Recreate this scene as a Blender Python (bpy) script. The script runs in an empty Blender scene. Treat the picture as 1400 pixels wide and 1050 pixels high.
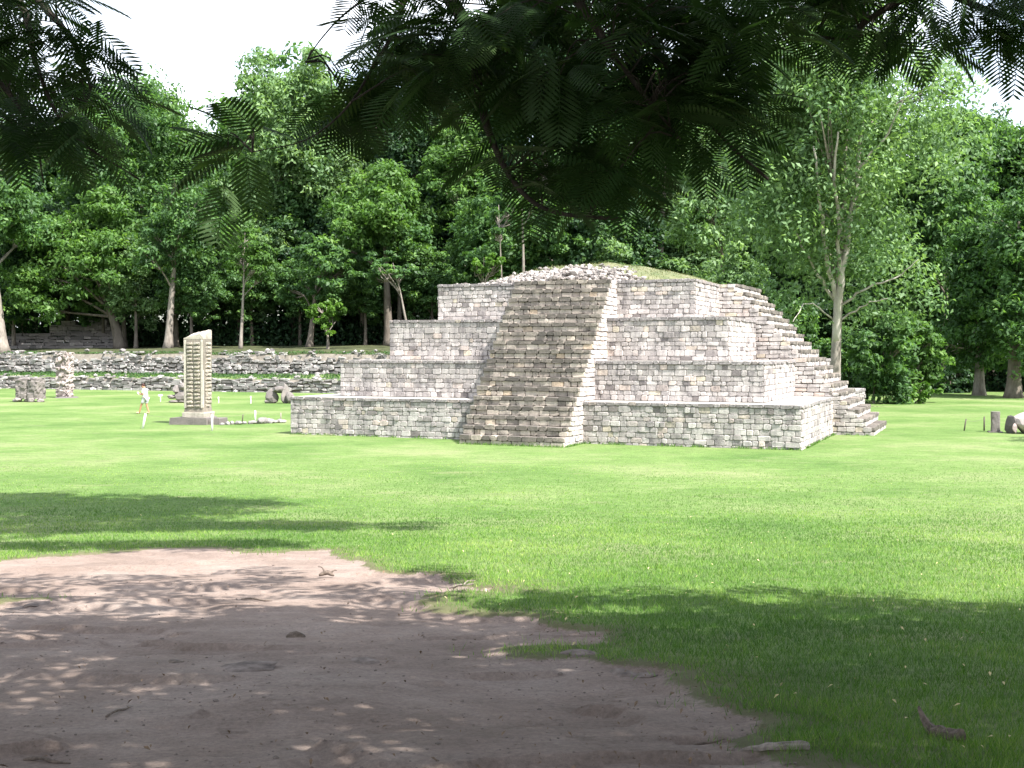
import bpy, bmesh, math, random
import numpy as np
from mathutils import Vector, Matrix, Quaternion

# ------------------------------------------------------------------ camera, sky, sun, exposure
S = bpy.context.scene
COL = S.collection
EYE = 3.6                      # the viewer stands on a low rise; the plaza is z = 0
FPX, HORIZON = 1620.0, 480.5   # focal length and horizon of the photograph in its 1400 x 1050 pixels
cam_d = bpy.data.cameras.new('camera')
cam_d.sensor_width = 36.0
cam_d.lens = 36.0 * FPX / 1400.0
cam_d.clip_start, cam_d.clip_end = 0.1, 3000
cam = bpy.data.objects.new('camera', cam_d)
COL.objects.link(cam)
cam.location = (0, 0, EYE)
cam.rotation_euler = (math.radians(90) - math.atan2(525 - HORIZON, FPX), 0, 0)
S.camera = cam

SUN_EL = math.radians(55)
SUN_AZ = Vector((0.75, -0.655)).normalized()
SUN = Vector((SUN_AZ.x * math.cos(SUN_EL), SUN_AZ.y * math.cos(SUN_EL), math.sin(SUN_EL)))
sl = bpy.data.lights.new('sun', 'SUN')
sl.energy, sl.angle, sl.color = 5.0, math.radians(0.53), (1.0, 0.975, 0.93)
so = bpy.data.objects.new('sun', sl)
COL.objects.link(so)
so.rotation_euler = (-SUN).to_track_quat('-Z', 'Y').to_euler()

W = bpy.data.worlds.new('World')
S.world = W
W.use_nodes = True
wt = W.node_tree
wt.nodes.clear()
w_out = wt.nodes.new('ShaderNodeOutputWorld')
w_bg = wt.nodes.new('ShaderNodeBackground')
w_sky = wt.nodes.new('ShaderNodeTexSky')
w_sky.sky_type = 'NISHITA'
w_sky.sun_disc = False
w_sky.sun_elevation = SUN_EL
w_sky.sun_rotation = math.atan2(SUN_AZ.x, SUN_AZ.y)
w_sky.air_density, w_sky.dust_density = 1.0, 2.0
w_tc = wt.nodes.new('ShaderNodeTexCoord')
w_map = wt.nodes.new('ShaderNodeMapping')
w_map.inputs['Scale'].default_value = (1.0, 1.0, 2.2)
w_no = wt.nodes.new('ShaderNodeTexNoise')
w_no.inputs['Scale'].default_value = 2.3
w_no.inputs['Detail'].default_value = 7
w_no.inputs['Roughness'].default_value = 0.55
w_rp = wt.nodes.new('ShaderNodeValToRGB')
w_rp.color_ramp.elements[0].position = 0.40
w_rp.color_ramp.elements[1].position = 0.62
w_mx = wt.nodes.new('ShaderNodeMix')
w_mx.data_type = 'RGBA'
w_mx.inputs[7].default_value = (7.4, 7.8, 8.4, 1)
wt.links.new(w_tc.outputs['Generated'], w_map.inputs['Vector'])
wt.links.new(w_map.outputs[0], w_no.inputs['Vector'])
wt.links.new(w_no.outputs['Fac'], w_rp.inputs[0])
wt.links.new(w_rp.outputs['Color'], w_mx.inputs[0])
wt.links.new(w_sky.outputs[0], w_mx.inputs[6])
wt.links.new(w_mx.outputs[2], w_bg.inputs[0])
wt.links.new(w_bg.outputs[0], w_out.inputs[0])
w_bg.inputs[1].default_value = 0.125

S.view_settings.view_transform = 'Standard'
S.view_settings.look = 'None'
S.view_settings.exposure = 1.42
S.view_settings.gamma = 1.0
S.view_settings.use_curve_mapping = False
S.cycles.max_bounces = 6
S.cycles.diffuse_bounces = 3
S.cycles.glossy_bounces = 2
S.cycles.transmission_bounces = 3
S.cycles.sample_clamp_indirect = 6

# ------------------------------------------------------------------ helpers
R = np.random.default_rng(7)
random.seed(7)

def lattice(ix, iy, seed):
    h = (ix * 374761393 + iy * 668265263 + seed * 974634777) & 0xFFFFFFFF
    h = ((h ^ (h >> 13)) * 1274126177) & 0xFFFFFFFF
    return ((h ^ (h >> 16)) & 0xFFFF) / 65535.0

def vnoise(x, y, seed=0):
    x = np.asarray(x, float); y = np.asarray(y, float)
    ix = np.floor(x).astype(np.int64); iy = np.floor(y).astype(np.int64)
    fx = x - ix; fy = y - iy
    fx = fx * fx * (3 - 2 * fx); fy = fy * fy * (3 - 2 * fy)
    a = lattice(ix, iy, seed); b = lattice(ix + 1, iy, seed)
    c = lattice(ix, iy + 1, seed); d = lattice(ix + 1, iy + 1, seed)
    return (a * (1 - fx) + b * fx) * (1 - fy) + (c * (1 - fx) + d * fx) * fy

def fbm(x, y, seed=0, oct=4):
    t = 0; a = 0.5
    for i in range(oct):
        t = t + a * vnoise(np.asarray(x) * 2 ** i, np.asarray(y) * 2 ** i, seed + i * 17)
        a *= 0.5
    return t / (1 - 0.5 ** oct)

def sstep(a, b, x):
    t = np.clip((np.asarray(x, float) - a) / (b - a), 0, 1)
    return t * t * (3 - 2 * t)

def mesh_np(name, V, F, mat=None, tint=None, smooth=False):
    """F: (n,3) or (n,4) array, or a list of tuples.  tint: (nverts, 2..4) point colours (R tone, G stain)."""
    me = bpy.data.meshes.new(name)
    V = np.asarray(V, np.float32)
    if isinstance(F, np.ndarray):
        n, k = F.shape
        me.vertices.add(len(V)); me.vertices.foreach_set('co', V.ravel())
        me.loops.add(n * k); me.loops.foreach_set('vertex_index', F.astype(np.int32).ravel())
        me.polygons.add(n)
        me.polygons.foreach_set('loop_start', np.arange(0, n * k, k, dtype=np.int32))
        me.update(calc_edges=True)
    else:
        me.from_pydata([tuple(v) for v in V], [], F)
    if smooth:
        me.polygons.foreach_set('use_smooth', np.ones(len(me.polygons), bool))
    if tint is not None:
        t = np.asarray(tint, np.float32)
        if t.ndim == 1:
            t = np.stack([t, np.zeros_like(t)], 1)
        c = np.ones((len(V), 4), np.float32); c[:, :t.shape[1]] = t
        at = me.color_attributes.new('tone', 'FLOAT_COLOR', 'POINT')
        at.data.foreach_set('color', c.ravel())
    if mat:
        me.materials.append(mat)
    me.update()
    return me

def add(name, me, parent=None, loc=(0, 0, 0)):
    o = bpy.data.objects.new(name, me)
    COL.objects.link(o)
    o.location = loc
    if parent:
        o.parent = parent
    return o

def tag(o, label=None, cat=None, group=None, kind=None):
    if label: o['label'] = label
    if cat: o['category'] = cat
    if group: o['group'] = group
    if kind: o['kind'] = kind
    return o

def empty(name, loc=(0, 0, 0), rz=0):
    o = bpy.data.objects.new(name, None)
    COL.objects.link(o)
    o.location = loc
    o.rotation_euler = (0, 0, rz)
    o.empty_display_size = 0.3
    return o

def copy_tree(o, parent=None):
    c = o.copy(); COL.objects.link(c)
    c.parent = parent
    for ch in o.children:
        copy_tree(ch, c)
    return c

class MB:
    """collects polygons for one mesh"""
    def __init__(s): s.V = []; s.F = []; s.T = []
    def put(s, V, F, t=(0.5, 0)):
        b = len(s.V)
        s.V.extend([tuple(v) for v in V]); s.F.extend([tuple(i + b for i in f) for f in F])
        s.T.extend([t] * len(V))
    def tube(s, pts, rad, n=6, t=(0.5, 0), cap=True):
        V, F = tube_vf(pts, rad, n, cap); s.put(V, F, t)
    def build(s, name, mat, parent=None, smooth=False, loc=(0, 0, 0)):
        V = np.array(s.V, float) - np.array(loc)
        return add(name, mesh_np(name, V, s.F, mat, np.array(s.T), smooth), parent, loc)

def tube_vf(pts, rad, n=6, cap=True):
    pts = np.asarray(pts, float); m = len(pts)
    rad = np.broadcast_to(np.asarray(rad, float), (m,))
    tan = np.gradient(pts, axis=0); tan /= np.linalg.norm(tan, axis=1)[:, None] + 1e-9
    ref = np.array([0, 0, 1.0]) if abs(tan[0, 2]) < 0.8 else np.array([1.0, 0, 0])
    V = []
    for i in range(m):
        u = np.cross(tan[i], ref); u /= np.linalg.norm(u) + 1e-9
        v = np.cross(tan[i], u); ref = -np.cross(tan[i], u) if False else ref
        for k in range(n):
            a = 2 * math.pi * k / n
            V.append(pts[i] + rad[i] * (u * math.cos(a) + v * math.sin(a)))
    F = []
    for i in range(m - 1):
        for k in range(n):
            a, b = i * n + k, i * n + (k + 1) % n
            F.append((a, b, b + n, a + n))
    if cap:
        F.append(tuple(range(n - 1, -1, -1)))
        F.append(tuple((m - 1) * n + k for k in range(n)))
    return V, F

def bez(p, k=8):
    """smooth curve through control points (Catmull-Rom)"""
    p = np.asarray(p, float)
    q = np.vstack([2 * p[0] - p[1], p, 2 * p[-1] - p[-2]])
    out = []
    for i in range(1, len(q) - 2):
        for t in np.linspace(0, 1, k, endpoint=False):
            a, b, c, d = q[i - 1], q[i], q[i + 1], q[i + 2]
            out.append(0.5 * ((2 * b) + (-a + c) * t + (2 * a - 5 * b + 4 * c - d) * t * t + (-a + 3 * b - 3 * c + d) * t ** 3))
    out.append(p[-1])
    return np.array(out)

def at(px, py, d):
    """world point seen at a photograph pixel at distance d"""
    pitch = math.atan2(525 - HORIZON, FPX)
    x = (px - 700) / FPX; up = (525 - py) / FPX
    y = math.cos(pitch) + up * math.sin(pitch); z = up * math.cos(pitch) - math.sin(pitch)
    return np.array([x * d / y, d, EYE + z * d / y])

# ------------------------------------------------------------------ materials
def mat_new(name):
    m = bpy.data.materials.new(name); m.use_nodes = True
    nt = m.node_tree
    b = nt.nodes['Principled BSDF']
    b.inputs['Specular IOR Level'].default_value = 0.2
    return m, nt, b

def N(nt, typ, **kw):
    n = nt.nodes.new('ShaderNode' + typ)
    for k, v in kw.items():
        if k in n.inputs: n.inputs[k].default_value = v
        else: setattr(n, k, v)
    return n

def noise(nt, scale, detail=4, rough=0.6, vec=None, stretch=None):
    if vec is None:
        vec = N(nt, 'NewGeometry').outputs['Position']
    if stretch:
        mp = N(nt, 'Mapping'); mp.inputs['Scale'].default_value = stretch
        nt.links.new(vec, mp.inputs[0]); vec = mp.outputs[0]
    n = N(nt, 'TexNoise', Scale=scale, Detail=detail, Roughness=rough)
    nt.links.new(vec, n.inputs['Vector'])
    return n.outputs['Fac']

def ramp(nt, fac, stops):
    r = N(nt, 'ValToRGB')
    e = r.color_ramp.elements
    while len(e) < len(stops): e.new(0.5)
    for i, (p, c) in enumerate(stops):
        e[i].position = p
        e[i].color = (c, c, c, 1) if isinstance(c, (int, float)) else (*c, 1)
    nt.links.new(fac, r.inputs[0])
    return r.outputs['Color']

def mixc(nt, fac, a, b, mode='MIX'):
    m = N(nt, 'Mix', data_type='RGBA', blend_type=mode)
    for sock, v in ((m.inputs[0], fac), (m.inputs[6], a), (m.inputs[7], b)):
        if isinstance(v, bpy.types.NodeSocket): nt.links.new(v, sock)
        elif isinstance(v, (int, float)): sock.default_value = v
        else: sock.default_value = (*v, 1)
    return m.outputs[2]

def math_(nt, op, a, b=0.0):
    m = N(nt, 'Math', operation=op)
    for i, v in enumerate((a, b)):
        if isinstance(v, bpy.types.NodeSocket): nt.links.new(v, m.inputs[i])
        else: m.inputs[i].default_value = v
    return m.outputs[0]

def bump(nt, bsdf, h, strength=0.4, dist=0.02):
    b = N(nt, 'Bump', Strength=strength, Distance=dist)
    nt.links.new(h, b.inputs['Height']); nt.links.new(b.outputs[0], bsdf.inputs['Normal'])

def tone(nt):
    a = N(nt, 'Attribute', attribute_name='tone')
    s = N(nt, 'SeparateColor'); nt.links.new(a.outputs['Color'], s.inputs[0])
    return s.outputs[0], s.outputs[1]

def stone_material(name, stops, dark=(0.10, 0.095, 0.09), amount=1.0, streak=(1.9, 1.9, 0.38), grain=26, bstr=0.6):
    m, nt, b = mat_new(name)
    t, st = tone(nt)
    c = ramp(nt, t, stops)
    c = mixc(nt, 0.8, c, ramp(nt, noise(nt, grain, 6, 0.7), [(0.25, 0.60), (0.7, 1.12)]), 'MULTIPLY')
    c = mixc(nt, 0.55, c, ramp(nt, noise(nt, 3.2, 4, 0.6), [(0.3, (0.80, 0.76, 0.74)), (0.7, (1.1, 1.08, 1.02))]), 'MULTIPLY')
    s = noise(nt, 1.5, 6, 0.68, stretch=streak)
    s2 = math_(nt, 'ADD', math_(nt, 'MULTIPLY', s, 1.0), math_(nt, 'MULTIPLY', st, 0.42))
    f = ramp(nt, s2, [(0.47, 0.0), (0.76, amount)])
    f = mixc(nt, 1.0, f, ramp(nt, noise(nt, 11, 5, 0.75), [(0.3, 0.25), (0.62, 1.0)]), 'MULTIPLY')
    c = mixc(nt, f, c, dark)
    nt.links.new(c, b.inputs['Base Color'])
    b.inputs['Roughness'].default_value = 0.92
    bump(nt, b, noise(nt, 18, 8, 0.75), bstr, 0.035)
    return m

LIME = [(0.0, (0.22, 0.195, 0.19)), (0.14, (0.38, 0.345, 0.335)), (0.5, (0.51, 0.47, 0.455)), (0.8, (0.59, 0.55, 0.535)),
        (0.92, (0.57, 0.475, 0.43)), (1.0, (0.60, 0.53, 0.43))]
M = {}
M['stone'] = stone_material('temple_limestone', LIME, amount=0.95, dark=(0.12, 0.108, 0.112))
M['stair'] = stone_material('stair_limestone', [(0.0, (0.14, 0.122, 0.11)), (0.3, (0.245, 0.213, 0.19)), (0.6, (0.46, 0.40, 0.345)), (0.85, (0.60, 0.535, 0.455)), (1.0, (0.54, 0.43, 0.32))],
                            amount=0.9, dark=(0.085, 0.078, 0.07))
M['mortar'] = stone_material('lime_mortar', [(0, (0.22, 0.20, 0.19)), (1, (0.30, 0.275, 0.26))], amount=0.7)
M['plaster'] = stone_material('terrace_plaster', [(0, (0.47, 0.45, 0.42)), (1, (0.52, 0.5, 0.46))], amount=0.35, streak=(1, 1, 1))
M['rubble'] = stone_material('rubble_stone', [(0, (0.17, 0.15, 0.14)), (0.5, (0.34, 0.31, 0.29)), (1, (0.48, 0.43, 0.41))], amount=0.5, streak=(1, 1, 1))
M['tier'] = stone_material('tier_stone', [(0, (0.16, 0.15, 0.145)), (0.5, (0.32, 0.30, 0.295)), (1, (0.50, 0.475, 0.465))], amount=0.8, streak=(0.7, 0.7, 0.9), grain=9)
M['tuff'] = stone_material('carved_tuff', [(0, (0.27, 0.235, 0.19)), (0.5, (0.40, 0.355, 0.295)), (1, (0.53, 0.49, 0.43))], amount=0.7, grain=16, bstr=0.8)
M['tuff_grey'] = stone_material('weathered_tuff', [(0, (0.12, 0.11, 0.105)), (0.5, (0.215, 0.19, 0.182)), (1, (0.36, 0.325, 0.305))], amount=0.7, grain=12, streak=(1, 1, 1), bstr=0.9)
M['pink_tuff'] = stone_material('pinkish_tuff', [(0, (0.22, 0.175, 0.165)), (0.5, (0.34, 0.28, 0.27)), (1, (0.52, 0.47, 0.45))], amount=0.5, grain=10, streak=(1, 1, 1))

def leaf_material(name, lo, hi, young, rough=0.5, trans=0.42, spec=0.25, upright=False):
    m, nt, b = mat_new(name)
    if upright:      # blades stand in a turf: shade them mostly like the turf's surface
        g = N(nt, 'NewGeometry')
        va = N(nt, 'VectorMath', operation='MULTIPLY_ADD')
        nt.links.new(g.outputs['Normal'], va.inputs[0]); va.inputs[1].default_value = (0.7, 0.7, 0.7); va.inputs[2].default_value = (0, 0, 1)
        vn = N(nt, 'VectorMath', operation='NORMALIZE'); nt.links.new(va.outputs[0], vn.inputs[0])
        nt.links.new(vn.outputs[0], b.inputs['Normal'])
    t, st = tone(nt)
    c = ramp(nt, t, [(0.0, lo), (0.65, hi), (1.0, young)])
    c = mixc(nt, 0.6, c, ramp(nt, noise(nt, 0.35, 3, 0.6), [(0.3, (0.68, 0.78, 0.72)), (0.72, (1.2, 1.12, 0.95))]), 'MULTIPLY')
    nt.links.new(c, b.inputs['Base Color'])
    b.inputs['Roughness'].default_value = rough
    b.inputs['Specular IOR Level'].default_value = spec
    tr = N(nt, 'BsdfTranslucent')
    nt.links.new(mixc(nt, 1.0, c, (1.15, 1.25, 0.55), 'MULTIPLY'), tr.inputs['Color'])
    mx = N(nt, 'MixShader'); mx.inputs[0].default_value = trans
    out = nt.nodes['Material Output']
    nt.links.new(b.outputs[0], mx.inputs[1]); nt.links.new(tr.outputs[0], mx.inputs[2])
    nt.links.new(mx.outputs[0], out.inputs['Surface'])
    return m

M['leaf_mid'] = leaf_material('leaf_mid_green', (0.048, 0.098, 0.041), (0.098, 0.195, 0.068), (0.184, 0.312, 0.091))
M['leaf_light'] = leaf_material('leaf_light_green', (0.056, 0.114, 0.033), (0.106, 0.208, 0.054), (0.176, 0.289, 0.083))
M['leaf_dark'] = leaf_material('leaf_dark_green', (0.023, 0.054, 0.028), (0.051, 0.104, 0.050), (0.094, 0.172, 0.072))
M['leaf_pale'] = leaf_material('leaf_grey_green', (0.099, 0.168, 0.081), (0.185, 0.294, 0.137), (0.302, 0.432, 0.199), rough=0.5, spec=0.22)
M['leaf_bright'] = leaf_material('leaf_fresh_green', (0.060, 0.125, 0.022), (0.105, 0.21, 0.035), (0.16, 0.28, 0.06))
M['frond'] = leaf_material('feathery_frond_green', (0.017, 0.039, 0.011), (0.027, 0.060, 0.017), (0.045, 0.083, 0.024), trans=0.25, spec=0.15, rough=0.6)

def bark_material(name, a, b_, scale=3.0):
    m, nt, b = mat_new(name)
    c = ramp(nt, noise(nt, scale, 6, 0.7, stretch=(1, 1, 0.35)), [(0.3, a), (0.7, b_)])
    nt.links.new(c, b.inputs['Base Color']); b.inputs['Roughness'].default_value = 0.95
    bump(nt, b, noise(nt, scale * 4, 6, 0.7, stretch=(1, 1, 0.25)), 0.7, 0.04)
    return m
M['bark'] = bark_material('grey_brown_bark', (0.075, 0.06, 0.05), (0.20, 0.17, 0.14))
M['bark_pale'] = bark_material('pale_bark', (0.11, 0.09, 0.075), (0.34, 0.30, 0.26))
M['bark_dark'] = bark_material('dark_bark', (0.022, 0.018, 0.014), (0.06, 0.05, 0.04), 9)

def plain(name, c, rough=0.8, var=0.25, scale=20):
    m, nt, b = mat_new(name)
    lo = tuple(v * (1 - var) for v in c); hi = tuple(min(1, v * (1 + var)) for v in c)
    nt.links.new(ramp(nt, noise(nt, scale, 4), [(0.3, lo), (0.7, hi)]), b.inputs['Base Color'])
    b.inputs['Roughness'].default_value = rough
    return m
M['white_paint'] = plain('white_paint', (0.74, 0.73, 0.70), var=0.08)
M['dark_metal'] = plain('dark_weathered_wood', (0.10, 0.085, 0.07))
M['shirt'] = plain('white_cotton', (0.66, 0.66, 0.70), var=0.06)
M['shorts'] = plain('pale_shorts', (0.50, 0.50, 0.53), var=0.06)
M['skin'] = plain('skin', (0.42, 0.22, 0.13), 0.55, 0.08)
M['hair'] = plain('dark_hair', (0.05, 0.02, 0.018), 0.6)
M['shoe'] = plain('tan_shoe', (0.50, 0.40, 0.24))
M['rope'] = plain('rope', (0.22, 0.20, 0.17))
M['deadwood'] = plain('dead_wood', (0.13, 0.10, 0.08), 0.9, 0.5, 30)
M['deadwood_grey'] = plain('grey_dead_wood', (0.24, 0.20, 0.17), 0.9, 0.45, 30)
M['dryleaf'] = plain('dry_leaf', (0.17, 0.115, 0.075), 0.8, 0.5, 60)
M['yellowleaf'] = plain('yellow_leaf', (0.55, 0.46, 0.24), 0.7, 0.3, 60)
M['path_rock'] = plain('path_rock', (0.175, 0.140, 0.122), 0.95, 0.45, 11)

# ------------------------------------------------------------------ terrain
def ground_z(x, y):
    x = np.asarray(x, float); y = np.asarray(y, float)
    rise = 2.0 * (1 - np.clip((y - 2.0) / 25.0, 0, 1)) ** 1.25
    rise = np.where(y < 2, 2.0, rise)
    big = 0.10 * (fbm(x / 9.0, y / 9.0, 3, 3) - 0.5) * sstep(60, 20, np.abs(y - 5))
    return rise + big

def on_ground(px, py):
    """where the sight line of a photograph pixel meets the ground"""
    d = 3.0
    for _ in range(4000):
        p = at(px, py, d)
        if p[2] <= float(ground_z(p[0], p[1])): break
        d *= 1.004
    return p

DIRT = [(-500, 768), (0, 766), (60, 762), (150, 754), (240, 749), (320, 751), (372, 757), (402, 752), (455, 752), (462, 764), (520, 777), (590, 787),
        (640, 796), (700, 801), (706, 806), (640, 810), (597, 815), (592, 828), (660, 838), (720, 838), (766, 850), (800, 862), (822, 874), (760, 878),
        (690, 884), (684, 890), (760, 896), (820, 903), (868, 912), (930, 922), (975, 940), (1002, 965), (1008, 1000), (1040, 1025), (1110, 1045),
        (1160, 1062), (1250, 1150), (-700, 1150)]
DP = np.array([on_ground(*p)[:2] for p in DIRT])
TUFT = on_ground(-4, 820)[:2]
def dirt_amount(x, y):
    """signed distance (m) to the edge of the bare earth, positive inside, with a ragged edge"""
    x = np.asarray(x, float); y = np.asarray(y, float)
    shp = x.shape; x = x.ravel(); y = y.ravel()
    out = np.full(x.shape, -50.0)
    sel = (y < 22) & (y > 2) & (x < 14) & (x > -30)
    X, Y = x[sel], y[sel]
    X = X + 0.9 * (fbm(X * 1.7, Y * 1.7, 11, 5) - 0.5); Y = Y + 1.0 * (fbm(X * 1.7 + 40, Y * 1.7, 12, 5) - 0.5)
    best = np.full(X.shape, 1e9); ins = np.zeros(X.shape, bool)
    n = len(DP)
    for i in range(n):
        a, b = DP[i], DP[(i + 1) % n]
        ab = b - a; L = ab @ ab + 1e-9
        t = np.clip(((X - a[0]) * ab[0] + (Y - a[1]) * ab[1]) / L, 0, 1)
        best = np.minimum(best, np.hypot(X - a[0] - t * ab[0], Y - a[1] - t * ab[1]))
        c = ((a[1] > Y) != (b[1] > Y)) & (X < (b[0] - a[0]) * (Y - a[1]) / (b[1] - a[1] + 1e-12) + a[0])
        ins ^= c
    out[sel] = np.where(ins, best, -best)
    out[sel] = np.minimum(out[sel], np.hypot((X - TUFT[0]) / 1.6, Y - TUFT[1]) - 0.16)
    out[y <= 2] = np.where(x[y <= 2] < 3, 5, -5)
    return out.reshape(shp)

def axis(parts):
    a = [parts[0][0]]
    for lo, hi, st in parts:
        n = max(1, int(round((hi - lo) / st)))
        a.extend(list(np.linspace(lo, hi, n + 1)[1:]))
    return np.array(a)
gx = axis([(-900, -200, 100), (-200, -60, 10), (-60, -16, 2), (-16, -7, 0.3), (-7, 6, 0.07), (6, 14, 0.3), (14, 60, 2), (60, 200, 10), (200, 900, 100)])
gy = axis([(-60, -10, 5), (-10, 4.4, 0.8), (4.4, 11, 0.06), (11, 17, 0.12), (17, 30, 0.4), (30, 140, 2.5), (140, 400, 20), (400, 1500, 100)])
GX, GY = np.meshgrid(gx, gy)
DA = dirt_amount(GX, GY)
GZ = ground_z(GX, GY)
d01 = sstep(-0.10, 0.22, DA)
near = sstep(30, 12, GY)
# worn earth: dips a little under the turf, with low ridges, pits and half-buried ledges
wear = -0.05 * d01 + d01 * (0.06 * (fbm(GX * 0.7, GY * 1.2, 21, 3) - 0.5) + 0.022 * (fbm(GX * 5, GY * 7, 22, 3) - 0.5))
ledge = fbm(GX * 0.55 + 3, GY * 1.3, 31, 4)
wear = wear + d01 * 0.05 * (sstep(0.50, 0.515, ledge) - 0.5) * sstep(0.3, 0.6, fbm(GX * 0.8, GY * 0.8, 33, 2))
wear = wear + (1 - d01) * 0.03 * (fbm(GX * 2.5, GY * 2.5, 23, 3) - 0.5)
GZ = GZ + wear * near
ny, nx = GX.shape
GV = np.stack([GX, GY, GZ], -1).reshape(-1, 3)
ii = (np.arange(ny - 1)[:, None] * nx + np.arange(nx - 1)[None, :])
GF = np.stack([ii, ii + 1, ii + nx + 1, ii + nx], -1).reshape(-1, 4)
fd = (DA[:-1, :-1] + DA[1:, 1:] + DA[1:, :-1] + DA[:-1, 1:]).reshape(-1) / 4
gt = np.stack([d01.ravel(), sstep(-0.9, 0.1, DA).ravel()], 1)

gm, nt, b = mat_new('lawn_and_earth')
dt, worn = tone(nt)
g1 = ramp(nt, noise(nt, 0.16, 5, 0.6), [(0.32, (0.074, 0.140, 0.030)), (0.5, (0.122, 0.190, 0.052)), (0.68, (0.190, 0.225, 0.095))])
g1 = mixc(nt, 0.75, g1, ramp(nt, noise(nt, 9, 5, 0.75), [(0.3, 0.55), (0.7, 1.34)]), 'MULTIPLY')
g1 = mixc(nt, 0.6, g1, ramp(nt, noise(nt, 2.6, 6, 0.75, stretch=(0.5, 1, 1)), [(0.32, 0.62), (0.68, 1.3)]), 'MULTIPLY')
g1 = mixc(nt, ramp(nt, noise(nt, 0.9, 5, 0.7, stretch=(0.45, 1, 1)), [(0.55, 0.0), (0.72, 0.6)]), g1, (0.21, 0.215, 0.11))
g1 = mixc(nt, math_(nt, 'MULTIPLY', worn, 0.8), g1, (0.125, 0.105, 0.062))
e1 = ramp(nt, noise(nt, 0.8, 6, 0.7), [(0.25, (0.195, 0.142, 0.114)), (0.5, (0.285, 0.218, 0.182)), (0.75, (0.36, 0.29, 0.248))])
e1 = mixc(nt, 0.7, e1, ramp(nt, noise(nt, 28, 8, 0.8), [(0.3, 0.5), (0.68, 1.25)]), 'MULTIPLY')
e1 = mixc(nt, 0.6, e1, ramp(nt, noise(nt, 2.2, 7, 0.75, stretch=(0.6, 1.5, 1)), [(0.3, 0.66), (0.7, 1.22)]), 'MULTIPLY')
e1 = mixc(nt, ramp(nt, noise(nt, 4.5, 5, 0.75), [(0.58, 0.0), (0.72, 0.7)]), e1, (0.115, 0.082, 0.066))
gc = mixc(nt, ramp(nt, math_(nt, 'ADD', dt, math_(nt, 'MULTIPLY', math_(nt, 'SUBTRACT', noise(nt, 7, 5, 0.7), 0.5), 0.9)), [(0.35, 0.0), (0.6, 1.0)]), g1, e1)
nt.links.new(gc, b.inputs['Base Color'])
b.inputs['Roughness'].default_value = 0.95
hh = math_(nt, 'ADD', math_(nt, 'ADD', noise(nt, 35, 8, 0.8), math_(nt, 'MULTIPLY', noise(nt, 110, 4, 0.7), 0.5)), math_(nt, 'MULTIPLY', noise(nt, 7, 6, 0.7), 1.4))
bump(nt, b, hh, 0.65, 0.035)
M['ground'] = gm

def sub_mesh(name, F):
    u, inv = np.unique(F.ravel(), return_inverse=True)
    return mesh_np(name, GV[u], inv.reshape(F.shape), M['ground'], gt[u], True)
tag(add('lawn', sub_mesh('lawn', GF[fd <= 0])), kind='structure')
tag(add('dirt_path', sub_mesh('dirt_path', GF[fd > 0])), kind='structure')

# ------------------------------------------------------------------ embankment with two stone tiers (left, behind)
TA = np.array([-64.0, 121.2]); TB = np.array([8.0, 92.3])
TD = (TB - TA) / np.linalg.norm(TB - TA); TN = np.array([-TD[1], TD[0]])      # TN points away from the camera
TL = np.linalg.norm(TB - TA)
PROF = [(-0.4, -0.6), (0.25, 0.0), (0.3, 1.12), (1.5, 1.28), (2.9, 1.46), (3.3, 1.5), (3.35, 3.3), (5.0, 3.5), (8, 3.8), (12, 3.95), (25, 4.3), (60, 6.5), (110, 14)]
ts = np.linspace(0, TL, 90)
EV, ET = [], []
for t in ts:
    k = float(sstep(TL, TL - 9, t))
    for (s, z) in PROF:
        w = TA + TD * t + TN * s
        jig = (float(fbm(w[0] * 0.4, w[1] * 0.4, 5, 3)) - 0.5) * (0.35 if s > 0.3 else 0)
        EV.append((w[0], w[1], z * k + jig * k - 0.3 * (1 - k))); ET.append((0.0, 0.0))
m_ = len(PROF)
EF = np.array([(i * m_ + j, (i + 1) * m_ + j, (i + 1) * m_ + j + 1, i * m_ + j + 1) for i in range(len(ts) - 1) for j in range(m_ - 1)])
M['shaded_forest_floor'] = plain('shaded_forest_floor', (0.055, 0.062, 0.028), 0.95, 0.45, 1.2)  # upper bank litter, with the tree shade painted into its dark colour
eme = mesh_np('embankment', EV, EF, M['ground'], np.array(ET)); eme.materials.append(M['shaded_forest_floor'])
M['bank_soil'] = plain('bank_soil', (0.17, 0.15, 0.125), 0.95, 0.4, 2.5); eme.materials.append(M['bank_soil'])
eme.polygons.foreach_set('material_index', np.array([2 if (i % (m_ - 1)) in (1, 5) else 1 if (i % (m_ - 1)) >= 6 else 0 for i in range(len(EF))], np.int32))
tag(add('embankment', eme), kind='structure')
def bank_z(x, y):
    w = np.array([x, y]) - TA
    t, s = w @ TD, w @ TN
    if s < 0 or t > TL: return 0.0
    return float(np.interp(s, [p[0] for p in PROF], [p[1] for p in PROF])) * float(sstep(TL, TL - 9, t))

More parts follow.
